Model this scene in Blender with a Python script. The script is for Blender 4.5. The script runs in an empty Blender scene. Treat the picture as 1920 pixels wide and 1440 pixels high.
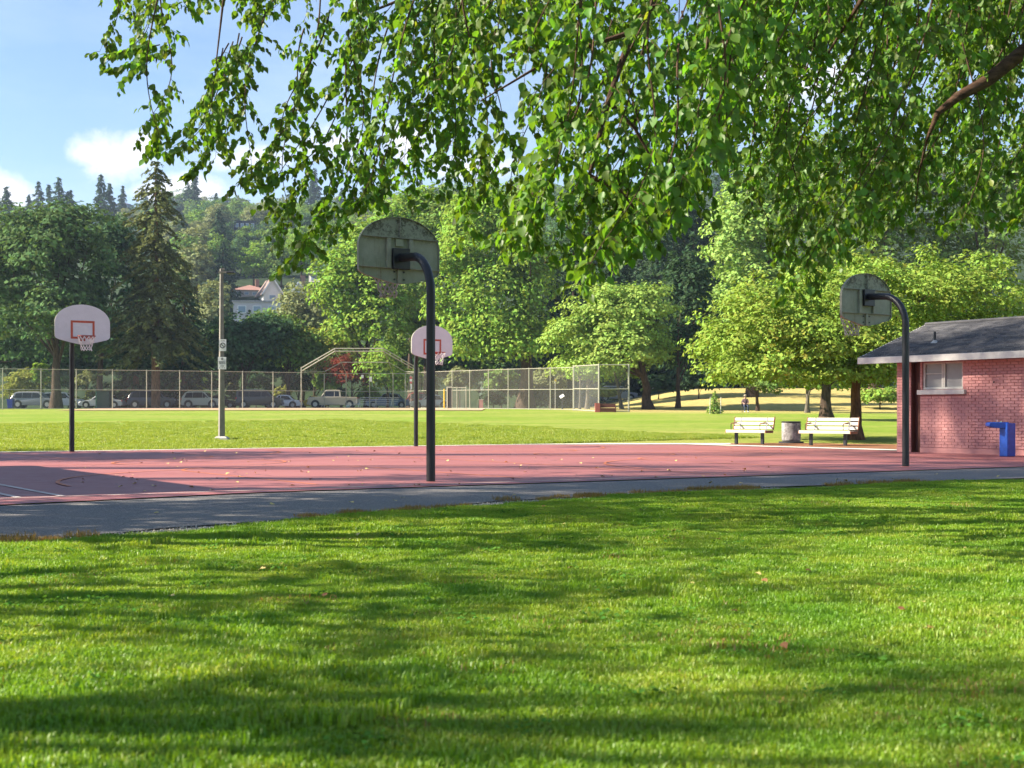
import bpy, bmesh, math, random
import numpy as np
from mathutils import Vector, Matrix, Euler
R = math.radians
scene = bpy.context.scene
COL = scene.collection

# ------------------------------------------------------------------ camera
FPX, HOR, CAMH = 2554.0, 776.0, 1.05        # focal length in photo pixels, horizon row, eye height
cam_data = bpy.data.cameras.new('camera')
cam_data.sensor_width = 36.0
cam_data.lens = 36.0 * FPX / 1920.0
cam_data.shift_y = (HOR - 720.0) / 1920.0
cam_data.clip_start = 0.1
cam_data.clip_end = 6000.0
cam_data.dof.use_dof = True
cam_data.dof.focus_distance = 24.0
cam_data.dof.aperture_fstop = 4.8
cam = bpy.data.objects.new('camera', cam_data)
cam.location = (0, 0, CAMH)
cam.rotation_euler = (R(90), 0, 0)
COL.objects.link(cam)
scene.camera = cam

# ------------------------------------------------------------------ light
SUN_AZ = Vector((-0.998, -0.06)).normalized()    # horizontal direction towards the sun
SUN_EL = R(34)
sun_dir = Vector((SUN_AZ.x * math.cos(SUN_EL), SUN_AZ.y * math.cos(SUN_EL), math.sin(SUN_EL)))
sd = bpy.data.lights.new('sun', 'SUN')
sd.energy = 5.0
sd.angle = R(0.55)
sd.color = (1.0, 0.90, 0.74)
sun = bpy.data.objects.new('sun', sd)
sun.rotation_euler = sun_dir.to_track_quat('Z', 'Y').to_euler()
sun.location = (-60, 30, 60)
COL.objects.link(sun)

world = bpy.data.worlds.new('World')
scene.world = world
world.use_nodes = True
def build_world():
    nt = world.node_tree; N = nt.nodes; L = nt.links
    N.clear()
    def nd(t, **k):
        n = N.new(t)
        for a, b in k.items(): setattr(n, a, b)
        return n
    def mth(op, a, b=None, c=None, clamp=False):
        n = nd('ShaderNodeMath', operation=op); n.use_clamp = clamp
        for i, v in enumerate((a, b, c)):
            if v is None: continue
            if isinstance(v, (int, float)): n.inputs[i].default_value = v
            else: L.new(v, n.inputs[i])
        return n.outputs[0]
    out = nd('ShaderNodeOutputWorld'); bg = nd('ShaderNodeBackground')
    bg.inputs['Strength'].default_value = 0.060
    sky = nd('ShaderNodeTexSky', sky_type='NISHITA')
    sky.sun_disc = False
    sky.sun_elevation = SUN_EL
    sky.sun_rotation = math.atan2(SUN_AZ.x, SUN_AZ.y)
    sky.air_density = 1.0; sky.dust_density = 0.15; sky.ozone_density = 4.0
    tc = nd('ShaderNodeTexCoord')
    sep = nd('ShaderNodeSeparateXYZ'); L.new(tc.outputs['Generated'], sep.inputs[0])
    x, y, z = sep.outputs
    def noise(scale, detail, rough, stretch=(1, 1, 1)):
        mp = nd('ShaderNodeMapping'); mp.inputs['Scale'].default_value = stretch
        L.new(tc.outputs['Generated'], mp.inputs[0])
        n = nd('ShaderNodeTexNoise'); n.inputs['Scale'].default_value = scale
        n.inputs['Detail'].default_value = detail; n.inputs['Roughness'].default_value = rough
        L.new(mp.outputs[0], n.inputs['Vector']); return n.outputs['Fac']
    # thin high veil all over the sky
    veil = noise(2.2, 6, 0.6, (1, 1, 4))
    veil = mth('MULTIPLY', mth('SMOOTHSTEP', veil, None) if False else mth('SUBTRACT', veil, 0.42, clamp=True), 1.5, clamp=True)
    # pale air towards the horizon
    low = mth('POWER', mth('SUBTRACT', 1.0, mth('ABSOLUTE', z), clamp=True), 7.0, clamp=True)
    veil = mth('ADD', mth('MULTIPLY', veil, 0.75), mth('MULTIPLY', low, 0.16), clamp=True)
    # heaps of cumulus standing round the sky: puffs placed on directions
    ysafe = mth('MAXIMUM', y, 0.05)
    u = mth('DIVIDE', x, ysafe); w = mth('DIVIDE', z, ysafe)
    puffn = noise(20, 9, 0.66)
    puffd = mth('MULTIPLY', mth('SUBTRACT', puffn, 0.5), 2.7)
    mask = None
    for (px, py, a, b) in ((212, 300, 85, 62), (165, 290, 50, 34), (255, 275, 42, 40), (2, 372, 62, 64), (330, 360, 120, 36),
                           (480, 300, 90, 34), (620, 270, 100, 50), (760, 260, 90, 60), (880, 320, 110, 40), (1450, 150, 200, 70)):
        u0 = (px - 960) / FPX; w0 = (HOR - py) / FPX
        du = mth('MULTIPLY', mth('SUBTRACT', u, u0), FPX / a)
        dw = mth('MULTIPLY', mth('SUBTRACT', w, w0), FPX / b)
        d = mth('SQRT', mth('ADD', mth('MULTIPLY', du, du), mth('MULTIPLY', dw, dw)))
        m = mth('SUBTRACT', mth('ADD', 1.0, puffd), d)
        m = mth('MULTIPLY', m, 1.25, clamp=True)
        mask = m if mask is None else mth('MAXIMUM', mask, m)
    front = mth('GREATER_THAN', y, 0.06)
    mask = mth('MULTIPLY', mask, front)
    # the same heaps elsewhere by noise
    other = mth('MULTIPLY', mth('SUBTRACT', noise(5, 8, 0.6, (1, 1, 1.6)), 0.58, clamp=True), 7, clamp=True)
    other = mth('MULTIPLY', other, mth('SUBTRACT', 1.0, mth('GREATER_THAN', y, 0.0)))
    mask = mth('MAXIMUM', mask, other)
    mix1 = nd('ShaderNodeMix', data_type='RGBA'); mix1.inputs[7].default_value = (5.4, 6.1, 7.2, 1)
    L.new(veil, mix1.inputs[0]); L.new(sky.outputs[0], mix1.inputs[6])
    mix2 = nd('ShaderNodeMix', data_type='RGBA'); mix2.inputs[7].default_value = (7.6, 7.4, 7.6, 1)
    L.new(mth('MULTIPLY', mask, 0.85), mix2.inputs[0]); L.new(mix1.outputs[2], mix2.inputs[6])
    L.new(mix2.outputs[2], bg.inputs['Color']); L.new(bg.outputs[0], out.inputs[0])
build_world()
vs = scene.view_settings
vs.view_transform = 'Standard'; vs.look = 'None'; vs.gamma = 1.0; vs.use_curve_mapping = False
vs.exposure = 1.72
cy = scene.cycles
cy.max_bounces = 6; cy.diffuse_bounces = 3; cy.glossy_bounces = 2; cy.transmission_bounces = 5
cy.transparent_max_bounces = 12; cy.volume_bounces = 0
cy.caustics_reflective = False; cy.caustics_refractive = False
cy.use_denoising = True
try: cy.denoiser = 'OPENIMAGEDENOISE'
except Exception: pass
cy.sample_clamp_indirect = 6.0

# ------------------------------------------------------------------ frames and ground
def X_(px, Y): return (px - 960.0) / FPX * Y
def Z_(py, Y): return CAMH - (py - HOR) / FPX * Y
def P(px, py, Y): return Vector((X_(px, Y), Y, Z_(py, Y)))
O = Vector((-1.24, 20.8)); AX = Vector((-0.548, 0.837)).normalized(); BX = Vector((AX.y, -AX.x))
def UV(u, v): return O + BX * u + AX * v           # court coordinates: u across, v away
def to_uv(x, y): return ((x - O.x) * BX.x + (y - O.y) * BX.y, (x - O.x) * AX.x + (y - O.y) * AX.y)
def sstep(a, b, t):
    t = np.clip((np.asarray(t, float) - a) / (b - a), 0, 1); return t * t * (3 - 2 * t)
LAWN_EDGE = [(-16, -8.6), (-7.76, -6.6), (-4.15, -5.4), (-1.4, -4.4), (2.65, -3.9), (8.6, -4.2), (14, -4.0), (40, -4.0)]
def lawn_edge_v(u):
    return np.interp(u, [p[0] for p in LAWN_EDGE], [p[1] for p in LAWN_EDGE])
def ground_z(x, y):
    x = np.asarray(x, float); y = np.asarray(y, float)
    ramp = 0.0195 * np.maximum(0, y - 46)
    z = np.where(ramp < 1.3, ramp, 1.3 + 0.42 * (1 - np.exp(-(ramp - 1.3) / 0.42)))
    z = z + sstep(6, 24, x) * 0.050 * np.maximum(0, y - 116) * (1 - sstep(150, 190, y)) + sstep(6, 24, x) * 2.4 * sstep(150, 190, y)
    u = (x - O.x) * BX.x + (y - O.y) * BX.y; v = (x - O.x) * AX.x + (y - O.y) * AX.y
    lawn = sstep(0.0, 0.35, lawn_edge_v(u) - 0.45 - v)
    bump = 0.014 * (np.sin(x * 1.1 + y * 0.7) + np.sin(x * 0.6 - y * 0.9 + 1))
    z = z + lawn * (0.03 + bump) - 0.03 * (1 - lawn) * (y < 46)
    bank = sstep(20.6, 21.6, v) * (v > 20) * (1 - sstep(60, 80, y))
    z = z + bank * (0.05 + 0.03 * np.sin(x * 0.8) * np.sin(y * 0.7))
    return z
def gz(x, y): return float(ground_z(x, y))
def G(px, Y): x = X_(px, Y); return Vector((x, Y, gz(x, Y)))

# ------------------------------------------------------------------ materials
def new_mat(name):
    m = bpy.data.materials.new(name); m.use_nodes = True
    nt = m.node_tree; nt.nodes.clear()
    return m, nt
class NB:
    """small node builder"""
    def __init__(s, nt): s.nt = nt
    def n(s, t, **k):
        n = s.nt.nodes.new(t)
        for a, b in k.items(): setattr(n, a, b)
        return n
    def l(s, a, b): s.nt.links.new(a, b)
    def coord(s, kind='Object'):
        if kind == 'World': return s.n('ShaderNodeNewGeometry').outputs['Position']
        return s.n('ShaderNodeTexCoord').outputs[kind]
    def noise(s, scale, detail=4, rough=0.55, kind='Object', stretch=None):
        v = s.coord(kind)
        if stretch:
            mp = s.n('ShaderNodeMapping'); mp.inputs['Scale'].default_value = stretch; s.l(v, mp.inputs[0]); v = mp.outputs[0]
        t = s.n('ShaderNodeTexNoise'); t.inputs['Scale'].default_value = scale
        t.inputs['Detail'].default_value = detail; t.inputs['Roughness'].default_value = rough
        s.l(v, t.inputs['Vector']); return t.outputs['Fac']
    def ramp(s, fac, stops):
        r = s.n('ShaderNodeValToRGB'); e = r.color_ramp.elements
        while len(e) < len(stops): e.new(0.5)
        for i, (p, c) in enumerate(stops):
            e[i].position = p
            e[i].color = (c, c, c, 1) if isinstance(c, (int, float)) else tuple(c) + (1,)
        s.l(fac, r.inputs[0]); return r.outputs[0]
    def mix(s, fac, a, b, mode='MIX'):
        m = s.n('ShaderNodeMix', data_type='RGBA', blend_type=mode)
        for i, v in ((0, fac), (6, a), (7, b)):
            if isinstance(v, (int, float)): m.inputs[i].default_value = v
            elif isinstance(v, tuple): m.inputs[i].default_value = v + (1,) if len(v) == 3 else v
            else: s.l(v, m.inputs[i])
        return m.outputs[2]
    def math(s, op, a, b=0.0, clamp=False):
        m = s.n('ShaderNodeMath', operation=op); m.use_clamp = clamp
        for i, v in enumerate((a, b)):
            if isinstance(v, (int, float)): m.inputs[i].default_value = v
            else: s.l(v, m.inputs[i])
        return m.outputs[0]
    def bump(s, h, strength=0.3, dist=0.02):
        b = s.n('ShaderNodeBump'); b.inputs['Strength'].default_value = strength; b.inputs['Distance'].default_value = dist
        s.l(h, b.inputs['Height']); return b.outputs[0]
    def out(s, sh, disp=None):
        o = s.n('ShaderNodeOutputMaterial'); s.l(sh, o.inputs[0])
    def pbr(s, col, rough=0.6, metal=0.0, normal=None, spec=0.5):
        p = s.n('ShaderNodeBsdfPrincipled')
        if isinstance(col, tuple): p.inputs['Base Color'].default_value = col + (1,) if len(col) == 3 else col
        else: s.l(col, p.inputs['Base Color'])
        if isinstance(rough, (int, float)): p.inputs['Roughness'].default_value = rough
        else: s.l(rough, p.inputs['Roughness'])
        p.inputs['Metallic'].default_value = metal
        p.inputs['Specular IOR Level'].default_value = spec
        if normal is not None: s.l(normal, p.inputs['Normal'])
        return p.outputs[0]

def plain(name, col, rough=0.6, metal=0.0, var=0.12, scale=6.0, spec=0.5, bump=0.0):
    m, nt = new_mat(name); b = NB(nt)
    f = b.noise(scale, 5, 0.6)
    c = b.mix(b.ramp(f, [(0.3, 0.0), (0.7, 1.0)]), tuple(v * (1 - var) for v in col), tuple(min(1, v * (1 + var)) for v in col))
    b.out(b.pbr(c, rough, metal, b.bump(b.noise(scale * 6, 4), bump) if bump else None, spec))
    return m

def leaf_mat(name, col, trans=None, hue=0.02, val=0.35, tfac=0.38, gloss=0.0, tint=None):
    """leaf: diffuse + translucent + faint gloss, varied leaf by leaf and clump by clump"""
    m, nt = new_mat(name); b = NB(nt)
    isl = b.n('ShaderNodeNewGeometry').outputs['Random Per Island']
    clump = b.noise(0.55, 3, 0.6)
    hs = b.n('ShaderNodeHueSaturation')
    hs.inputs['Color'].default_value = col + (1,)
    hmix = b.math('ADD', b.math('MULTIPLY', b.math('SUBTRACT', isl, 0.5), hue * 2), b.math('MULTIPLY', b.math('SUBTRACT', clump, 0.5), hue * 2.5))
    b.l(b.math('ADD', hmix, 0.5), hs.inputs['Hue'])
    vmix = b.math('ADD', b.math('MULTIPLY', b.math('SUBTRACT', isl, 0.5), val * 2), b.math('MULTIPLY', b.math('SUBTRACT', clump, 0.5), 0.7))
    b.l(b.math('ADD', vmix, 1.0), hs.inputs['Value'])
    c = hs.outputs[0]
    if tint:      # some leaves already turning
        t = b.math('MULTIPLY', b.ramp(b.noise(0.5, 3, 0.6), [(0.5, 0.0), (0.68, 1.0)]), b.ramp(b.math('FRACT', b.math('MULTIPLY', isl, 7.31)), [(0.45, 0.0), (0.85, 0.6)])) if name != 'lf_near' else b.ramp(b.math('FRACT', b.math('MULTIPLY', isl, 7.31)), [(0.985, 0.0), (0.99, 0.6)])
        c = b.mix(t, c, tint)
    d = b.n('ShaderNodeBsdfDiffuse'); b.l(c, d.inputs[0])
    t = b.n('ShaderNodeBsdfTranslucent')
    tc = b.mix(1.0, c, (trans or (1.2, 1.15, 0.55)), 'MULTIPLY'); b.l(tc, t.inputs[0])
    mx = b.n('ShaderNodeMixShader'); mx.inputs[0].default_value = tfac
    b.l(d.outputs[0], mx.inputs[1]); b.l(t.outputs[0], mx.inputs[2])
    if not gloss: b.out(mx.outputs[0]); return m
    g = b.n('ShaderNodeBsdfGlossy'); g.inputs['Roughness'].default_value = 0.42; g.inputs[0].default_value = (1, 1, 1, 1)
    mg = b.n('ShaderNodeMixShader'); mg.inputs[0].default_value = gloss
    b.l(mx.outputs[0], mg.inputs[1]); b.l(g.outputs[0], mg.inputs[2])
    b.out(mg.outputs[0])
    return m

def bark_mat(name, col):
    m, nt = new_mat(name); b = NB(nt)
    f = b.noise(9, 6, 0.65, stretch=(1, 1, 0.22)) if name != 'bark_limb' else b.noise(24, 6, 0.72, stretch=(0.3, 1, 1))
    c = b.mix(b.ramp(f, [(0.35, 0.0), (0.65, 1.0)]), tuple(v * 0.40 for v in col), tuple(v * 1.35 for v in col))
    b.out(b.pbr(c, 0.9, 0, b.bump(f, 0.9, 0.03), 0.2))
    return m

M = {}
def mat_black():
    m, nt = new_mat('black_metal'); b = NB(nt)
    f = b.noise(30, 6, 0.75); g = b.noise(3, 5, 0.65)
    c = b.mix(b.ramp(g, [(0.3, 0.0), (0.75, 1.0)]), (0.006, 0.0065, 0.010), (0.014, 0.014, 0.018))
    c = b.mix(b.ramp(f, [(0.685, 0.0), (0.70, 0.8)]), c, (0.17, 0.13, 0.11))
    b.out(b.pbr(c, b.ramp(g, [(0.3, 0.32), (0.7, 0.5)]), 0, b.bump(f, 0.12, 0.004), 0.5)); return m
M['black_metal'] = mat_black()
M['white_paint'] = plain('white_paint', (0.74, 0.73, 0.71), 0.45, 0, 0.05, 5)
M['orange_paint'] = plain('orange_paint', (0.50, 0.085, 0.035), 0.5)
M['rim_red'] = plain('rim_red', (0.32, 0.05, 0.03), 0.5)
M['net_white'] = plain('net_white', (0.75, 0.72, 0.70), 0.8)
M['net_grey'] = plain('net_grey', (0.36, 0.35, 0.32), 0.8)
M['galv'] = plain('galv', (0.40, 0.39, 0.36), 0.5, 0.35)
M['fence_pipe'] = plain('fence_pipe', (0.33, 0.32, 0.25), 0.55, 0.1)
M['concrete'] = plain('concrete', (0.42, 0.40, 0.36), 0.9, 0, 0.2, 4, 0.3, 0.2)
M['post_grey'] = plain('post_grey', (0.185, 0.170, 0.150), 0.8, 0, 0.2, 6)
M['sign_white'] = plain('sign_white', (0.72, 0.72, 0.72), 0.5)
M['sign_black'] = plain('sign_black', (0.03, 0.03, 0.035), 0.5)
M['sign_red'] = plain('sign_red', (0.5, 0.03, 0.03), 0.5)
M['sign_yellow'] = plain('sign_yellow', (0.75, 0.5, 0.03), 0.5)
M['slat'] = plain('slat', (0.48, 0.43, 0.36), 0.6, 0, 0.12, 5)
M['slat_end'] = plain('slat_end', (0.22, 0.09, 0.045), 0.8, 0, 0.4, 14)
M['trim'] = plain('trim', (0.55, 0.53, 0.48), 0.6, 0, 0.12, 7)
M['fountain_blue'] = plain('fountain_blue', (0.012, 0.085, 0.46), 0.42, 0, 0.2, 8)
M['chrome'] = plain('chrome', (0.7, 0.7, 0.7), 0.2, 0.9)
M['brown_door'] = plain('brown_door', (0.10, 0.03, 0.018), 0.6)
M['rubber'] = plain('rubber', (0.018, 0.018, 0.02), 0.8)
M['aluminium'] = plain('aluminium', (0.55, 0.55, 0.55), 0.4, 0.4)
M['bark_dark'] = bark_mat('bark_dark', (0.075, 0.05, 0.035))
M['bark_red'] = bark_mat('bark_red', (0.15, 0.075, 0.042))
M['bark_grey'] = bark_mat('bark_grey', (0.13, 0.11, 0.085))
M['bark_limb'] = bark_mat('bark_limb', (0.080, 0.045, 0.028))
M['bark_twig'] = bark_mat('bark_twig', (0.075, 0.045, 0.028))
M['lf_near'] = leaf_mat('lf_near', (0.105, 0.190, 0.030), (1.7, 1.75, 0.45), 0.022, 0.36, 0.48, 0.014, (0.26, 0.25, 0.05))
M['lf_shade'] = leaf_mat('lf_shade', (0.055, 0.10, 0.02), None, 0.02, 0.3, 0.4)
M['lf_maple'] = leaf_mat('lf_maple', (0.235, 0.340, 0.062), (1.15, 1.15, 0.5), 0.022, 0.28, 0.28, 0.0, (0.34, 0.23, 0.05))
M['lf_yellow'] = leaf_mat('lf_yellow', (0.265, 0.375, 0.085), None, 0.02, 0.3, 0.27)
M['lf_lime'] = leaf_mat('lf_lime', (0.225, 0.345, 0.060), None, 0.025, 0.32, 0.28)
M['lf_mid'] = leaf_mat('lf_mid', (0.160, 0.245, 0.062), None, 0.025, 0.32, 0.27)
M['lf_pale'] = leaf_mat('lf_pale', (0.250, 0.375, 0.095), None, 0.02, 0.3, 0.27)
M['lf_left'] = leaf_mat('lf_left', (0.105, 0.170, 0.066), None, 0.025, 0.34, 0.26)
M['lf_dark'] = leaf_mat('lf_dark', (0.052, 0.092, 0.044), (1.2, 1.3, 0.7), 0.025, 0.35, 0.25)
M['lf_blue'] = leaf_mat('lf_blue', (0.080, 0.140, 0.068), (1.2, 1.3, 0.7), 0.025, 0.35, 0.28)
M['lf_conifer'] = leaf_mat('lf_conifer', (0.130, 0.145, 0.058), (1.2, 1.2, 0.6), 0.02, 0.35, 0.18)
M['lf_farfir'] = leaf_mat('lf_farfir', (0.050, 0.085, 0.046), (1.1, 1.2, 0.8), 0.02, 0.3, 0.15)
M['lf_olive'] = leaf_mat('lf_olive', (0.230, 0.255, 0.120), None, 0.02, 0.3, 0.3)
M['lf_red'] = leaf_mat('lf_red', (0.170, 0.045, 0.034), (1.3, 0.9, 0.7), 0.02, 0.3, 0.35)
M['lf_gold'] = leaf_mat('lf_gold', (0.260, 0.280, 0.070), None, 0.02, 0.3, 0.3)
M['lf_fallen'] = plain('lf_fallen', (0.62, 0.48, 0.17), 0.7)
M['lf_brown'] = plain('lf_brown', (0.20, 0.085, 0.03), 0.8)

def mat_grass_sheet():
    m, nt = new_mat('grass_sheet'); b = NB(nt)
    n1 = b.noise(0.10, 5, 0.6, 'World', (1, 1, 0))
    n2 = b.noise(1.3, 6, 0.65, 'World', (1, 1, 0))
    n3 = b.noise(14, 5, 0.7, 'World', (1, 1, 0))
    band = b.noise(0.35, 4, 0.6, 'World', (0.18, 1, 0))
    green = b.mix(b.ramp(n2, [(0.3, 0.0), (0.7, 1.0)]), (0.140, 0.240, 0.022), (0.245, 0.335, 0.038))
    dry = b.mix(b.ramp(n2, [(0.35, 0.0), (0.65, 1.0)]), (0.37, 0.31, 0.10), (0.54, 0.43, 0.17))
    # the drier strip along the court, the golden meadow beyond the trees on the right
    sep = b.n('ShaderNodeSeparateXYZ'); b.l(b.coord('World'), sep.inputs[0])
    mr = b.n('ShaderNodeMapRange'); b.l(sep.outputs[1], mr.inputs[0])
    mr.inputs[1].default_value = 60; mr.inputs[2].default_value = 47; mr.inputs[3].default_value = 0; mr.inputs[4].default_value = 0.24
    near = b.math('MULTIPLY', mr.outputs[0], b.math('GREATER_THAN', sep.outputs[1], 30))
    mx = b.n('ShaderNodeMapRange'); b.l(b.math('ADD', sep.outputs[0], b.math('MULTIPLY', sep.outputs[1], 0.12)), mx.inputs[0])
    mx.inputs[1].default_value = 16; mx.inputs[2].default_value = 24
    my = b.n('ShaderNodeMapRange'); b.l(b.math('ADD', sep.outputs[1], b.math('MULTIPLY', n1, 10)), my.inputs[0])
    my.inputs[1].default_value = 103; my.inputs[2].default_value = 116
    gold = b.math('MULTIPLY', b.math('MULTIPLY', mx.outputs[0], my.outputs[0]), 1.0)
    d = b.math('ADD', b.ramp(b.math('MULTIPLY', b.math('ADD', n1, band), 0.5), [(0.43, 0.0), (0.70, 0.60)]), near)
    d = b.math('ADD', d, gold, clamp=True)
    c = b.mix(d, green, dry)
    c = b.mix(b.ramp(n3, [(0.25, 0.5), (0.55, 0.0)]), c, b.mix(1.0, c, (0.55, 0.6, 0.5), 'MULTIPLY'))
    b.out(b.pbr(c, 0.95, 0, b.bump(b.math('ADD', n3, b.noise(45, 4, 0.7, 'World', (1, 1, 0))), 0.8, 0.06), 0.1))
    return m
M['grass_sheet'] = mat_grass_sheet()

def mat_blades(name, c1, c2, dry):
    m, nt = new_mat(name); b = NB(nt)
    isl = b.n('ShaderNodeNewGeometry').outputs['Random Per Island']
    patch = b.noise(1.1, 5, 0.65, 'World', (1, 1, 0)); fine = b.noise(7, 3, 0.6, 'World', (1, 1, 0))
    c = b.mix(b.ramp(patch, [(0.32, 0.0), (0.68, 1.0)]), c1, c2)
    dr = b.math('MULTIPLY', b.ramp(b.math('MULTIPLY', b.math('ADD', patch, fine), 0.5), [(0.46, 0.06), (0.66, 0.7)]), b.ramp(isl, [(0.45, 0.0), (0.75, 1.0)]))
    c = b.mix(dr, c, dry)
    c = b.mix(b.math('MULTIPLY', b.math('FRACT', b.math('MULTIPLY', isl, 13.7)), 0.5), c, b.mix(1.0, c, (0.5, 0.62, 0.6), 'MULTIPLY'))
    d = b.n('ShaderNodeBsdfDiffuse'); b.l(c, d.inputs[0])
    t = b.n('ShaderNodeBsdfTranslucent'); b.l(b.mix(1.0, c, (1.35, 1.25, 0.5), 'MULTIPLY'), t.inputs[0])
    mx = b.n('ShaderNodeMixShader'); mx.inputs[0].default_value = 0.42
    b.l(d.outputs[0], mx.inputs[1]); b.l(t.outputs[0], mx.inputs[2])
    g = b.n('ShaderNodeBsdfGlossy'); g.inputs['Roughness'].default_value = 0.45
    mg = b.n('ShaderNodeMixShader'); mg.inputs[0].default_value = 0.03
    b.l(mx.outputs[0], mg.inputs[1]); b.l(g.outputs[0], mg.inputs[2]); b.out(mg.outputs[0])
    return m
M['blades'] = mat_blades('blades', (0.135, 0.315, 0.016), (0.305, 0.440, 0.026), (0.58, 0.51, 0.16))
M['blades_dry'] = mat_blades('blades_dry', (0.30, 0.20, 0.06), (0.36, 0.24, 0.08), (0.42, 0.20, 0.07))
M['blades_field'] = mat_blades('blades_field', (0.235, 0.335, 0.034), (0.335, 0.410, 0.055), (0.60, 0.50, 0.18))

M['weeds'] = leaf_mat('weeds', (0.10, 0.22, 0.035), None, 0.02, 0.25, 0.3)
def mat_court():
    m, nt = new_mat('court'); b = NB(nt)
    big = b.noise(0.35, 5, 0.6, 'World', (1, 1, 0)); fine = b.noise(60, 3, 0.7, 'World', (1, 1, 0)); mid = b.noise(3.0, 6, 0.7, 'World', (1, 1, 0))
    c = b.mix(b.ramp(big, [(0.3, 0.0), (0.7, 1.0)]), (0.265, 0.088, 0.084), (0.320, 0.116, 0.108))
    c = b.mix(b.ramp(mid, [(0.55, 0.0), (0.8, 0.35)]), c, (0.30, 0.16, 0.15))
    c = b.mix(b.ramp(fine, [(0.2, 0.25), (0.5, 0.0)]), c, (0.13, 0.05, 0.05))
    st = b.noise(0.9, 7, 0.72, 'World', (1, 1, 0))
    c = b.mix(b.ramp(st, [(0.56, 0.0), (0.72, 0.45)]), c, (0.15, 0.055, 0.06))
    vo = b.n('ShaderNodeTexVoronoi', feature='DISTANCE_TO_EDGE'); vo.inputs['Scale'].default_value = 0.22
    wv = b.n('ShaderNodeVectorMath', operation='ADD'); b.l(b.coord('World'), wv.inputs[0])
    nz = b.n('ShaderNodeTexNoise'); nz.inputs['Scale'].default_value = 0.8; nz.inputs['Detail'].default_value = 5; b.l(b.coord('World'), nz.inputs['Vector'])
    b.l(nz.outputs['Color'], wv.inputs[1]); b.l(wv.outputs[0], vo.inputs['Vector'])
    c = b.mix(b.ramp(vo.outputs['Distance'], [(0.0015, 0.75), (0.004, 0.0)]), c, (0.05, 0.025, 0.028))
    b.out(b.pbr(c, b.ramp(mid, [(0.3, 0.52), (0.7, 0.68)]), 0, b.bump(fine, 0.12, 0.004), 0.35))
    return m
M['court'] = mat_court()
def mat_asphalt():
    m, nt = new_mat('asphalt'); b = NB(nt)
    vo = b.n('ShaderNodeTexVoronoi'); vo.inputs['Scale'].default_value = 85; b.l(b.coord('World'), vo.inputs['Vector'])
    spk = b.n('ShaderNodeSeparateColor'); b.l(vo.outputs['Color'], spk.inputs[0])
    big = b.noise(0.8, 6, 0.65, 'World', (1, 1, 0))
    c = b.mix(b.ramp(spk.outputs[0], [(0.1, 0.0), (0.9, 1.0)]), (0.088, 0.082, 0.080), (0.225, 0.208, 0.195))
    c = b.mix(b.ramp(spk.outputs[1], [(0.90, 0.0), (0.94, 1.0)]), c, (0.36, 0.34, 0.31))
    c = b.mix(b.ramp(big, [(0.45, 0.0), (0.75, 0.5)]), c, (0.20, 0.185, 0.165))
    b.out(b.pbr(c, 0.85, 0, b.bump(vo.outputs['Distance'], 0.5, 0.006), 0.3))
    return m
M['asphalt'] = mat_asphalt()
def mat_ground(name, a, c, scale, bump=0.5):
    m, nt = new_mat(name); b = NB(nt)
    f = b.noise(scale, 6, 0.7, 'World'); g = b.noise(scale * 0.12, 4, 0.6, 'World')
    col = b.mix(b.ramp(b.math('MULTIPLY', b.math('ADD', f, g), 0.5), [(0.38, 0.0), (0.62, 1.0)]), a, c)
    b.out(b.pbr(col, 0.95, 0, b.bump(f, bump, 0.03), 0.1))
    return m
M['gravel'] = mat_ground('gravel', (0.10, 0.09, 0.08), (0.26, 0.23, 0.19), 40)
M['mulch'] = mat_ground('mulch', (0.16, 0.070, 0.035), (0.34, 0.17, 0.09), 25, 1.0)
M['dirt'] = mat_ground('dirt', (0.42, 0.26, 0.16), (0.52, 0.35, 0.23), 2)
M['strip'] = mat_ground('strip', (0.52, 0.49, 0.43), (0.62, 0.59, 0.53), 6, 0.1)
M['road'] = mat_ground('road', (0.10, 0.10, 0.105), (0.16, 0.155, 0.15), 3)
M['hill'] = mat_ground('hill', (0.014, 0.028, 0.012), (0.040, 0.062, 0.022), 0.3, 1.0)
M['line_orange'] = plain('line_orange', (0.50, 0.15, 0.06), 0.7, 0, 0.3, 3)
M['line_pale'] = plain('line_pale', (0.55, 0.46, 0.42), 0.7, 0, 0.2, 3)
def mat_stones():
    m, nt = new_mat('stones'); b = NB(nt)
    isl = b.n('ShaderNodeNewGeometry').outputs['Random Per Island']
    b.out(b.pbr(b.ramp(isl, [(0.0, (0.07, 0.06, 0.055)), (0.6, (0.28, 0.25, 0.21)), (1.0, (0.62, 0.55, 0.46))]), 0.9, 0, None, 0.2))
    return m
M['stones'] = mat_stones()

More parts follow.
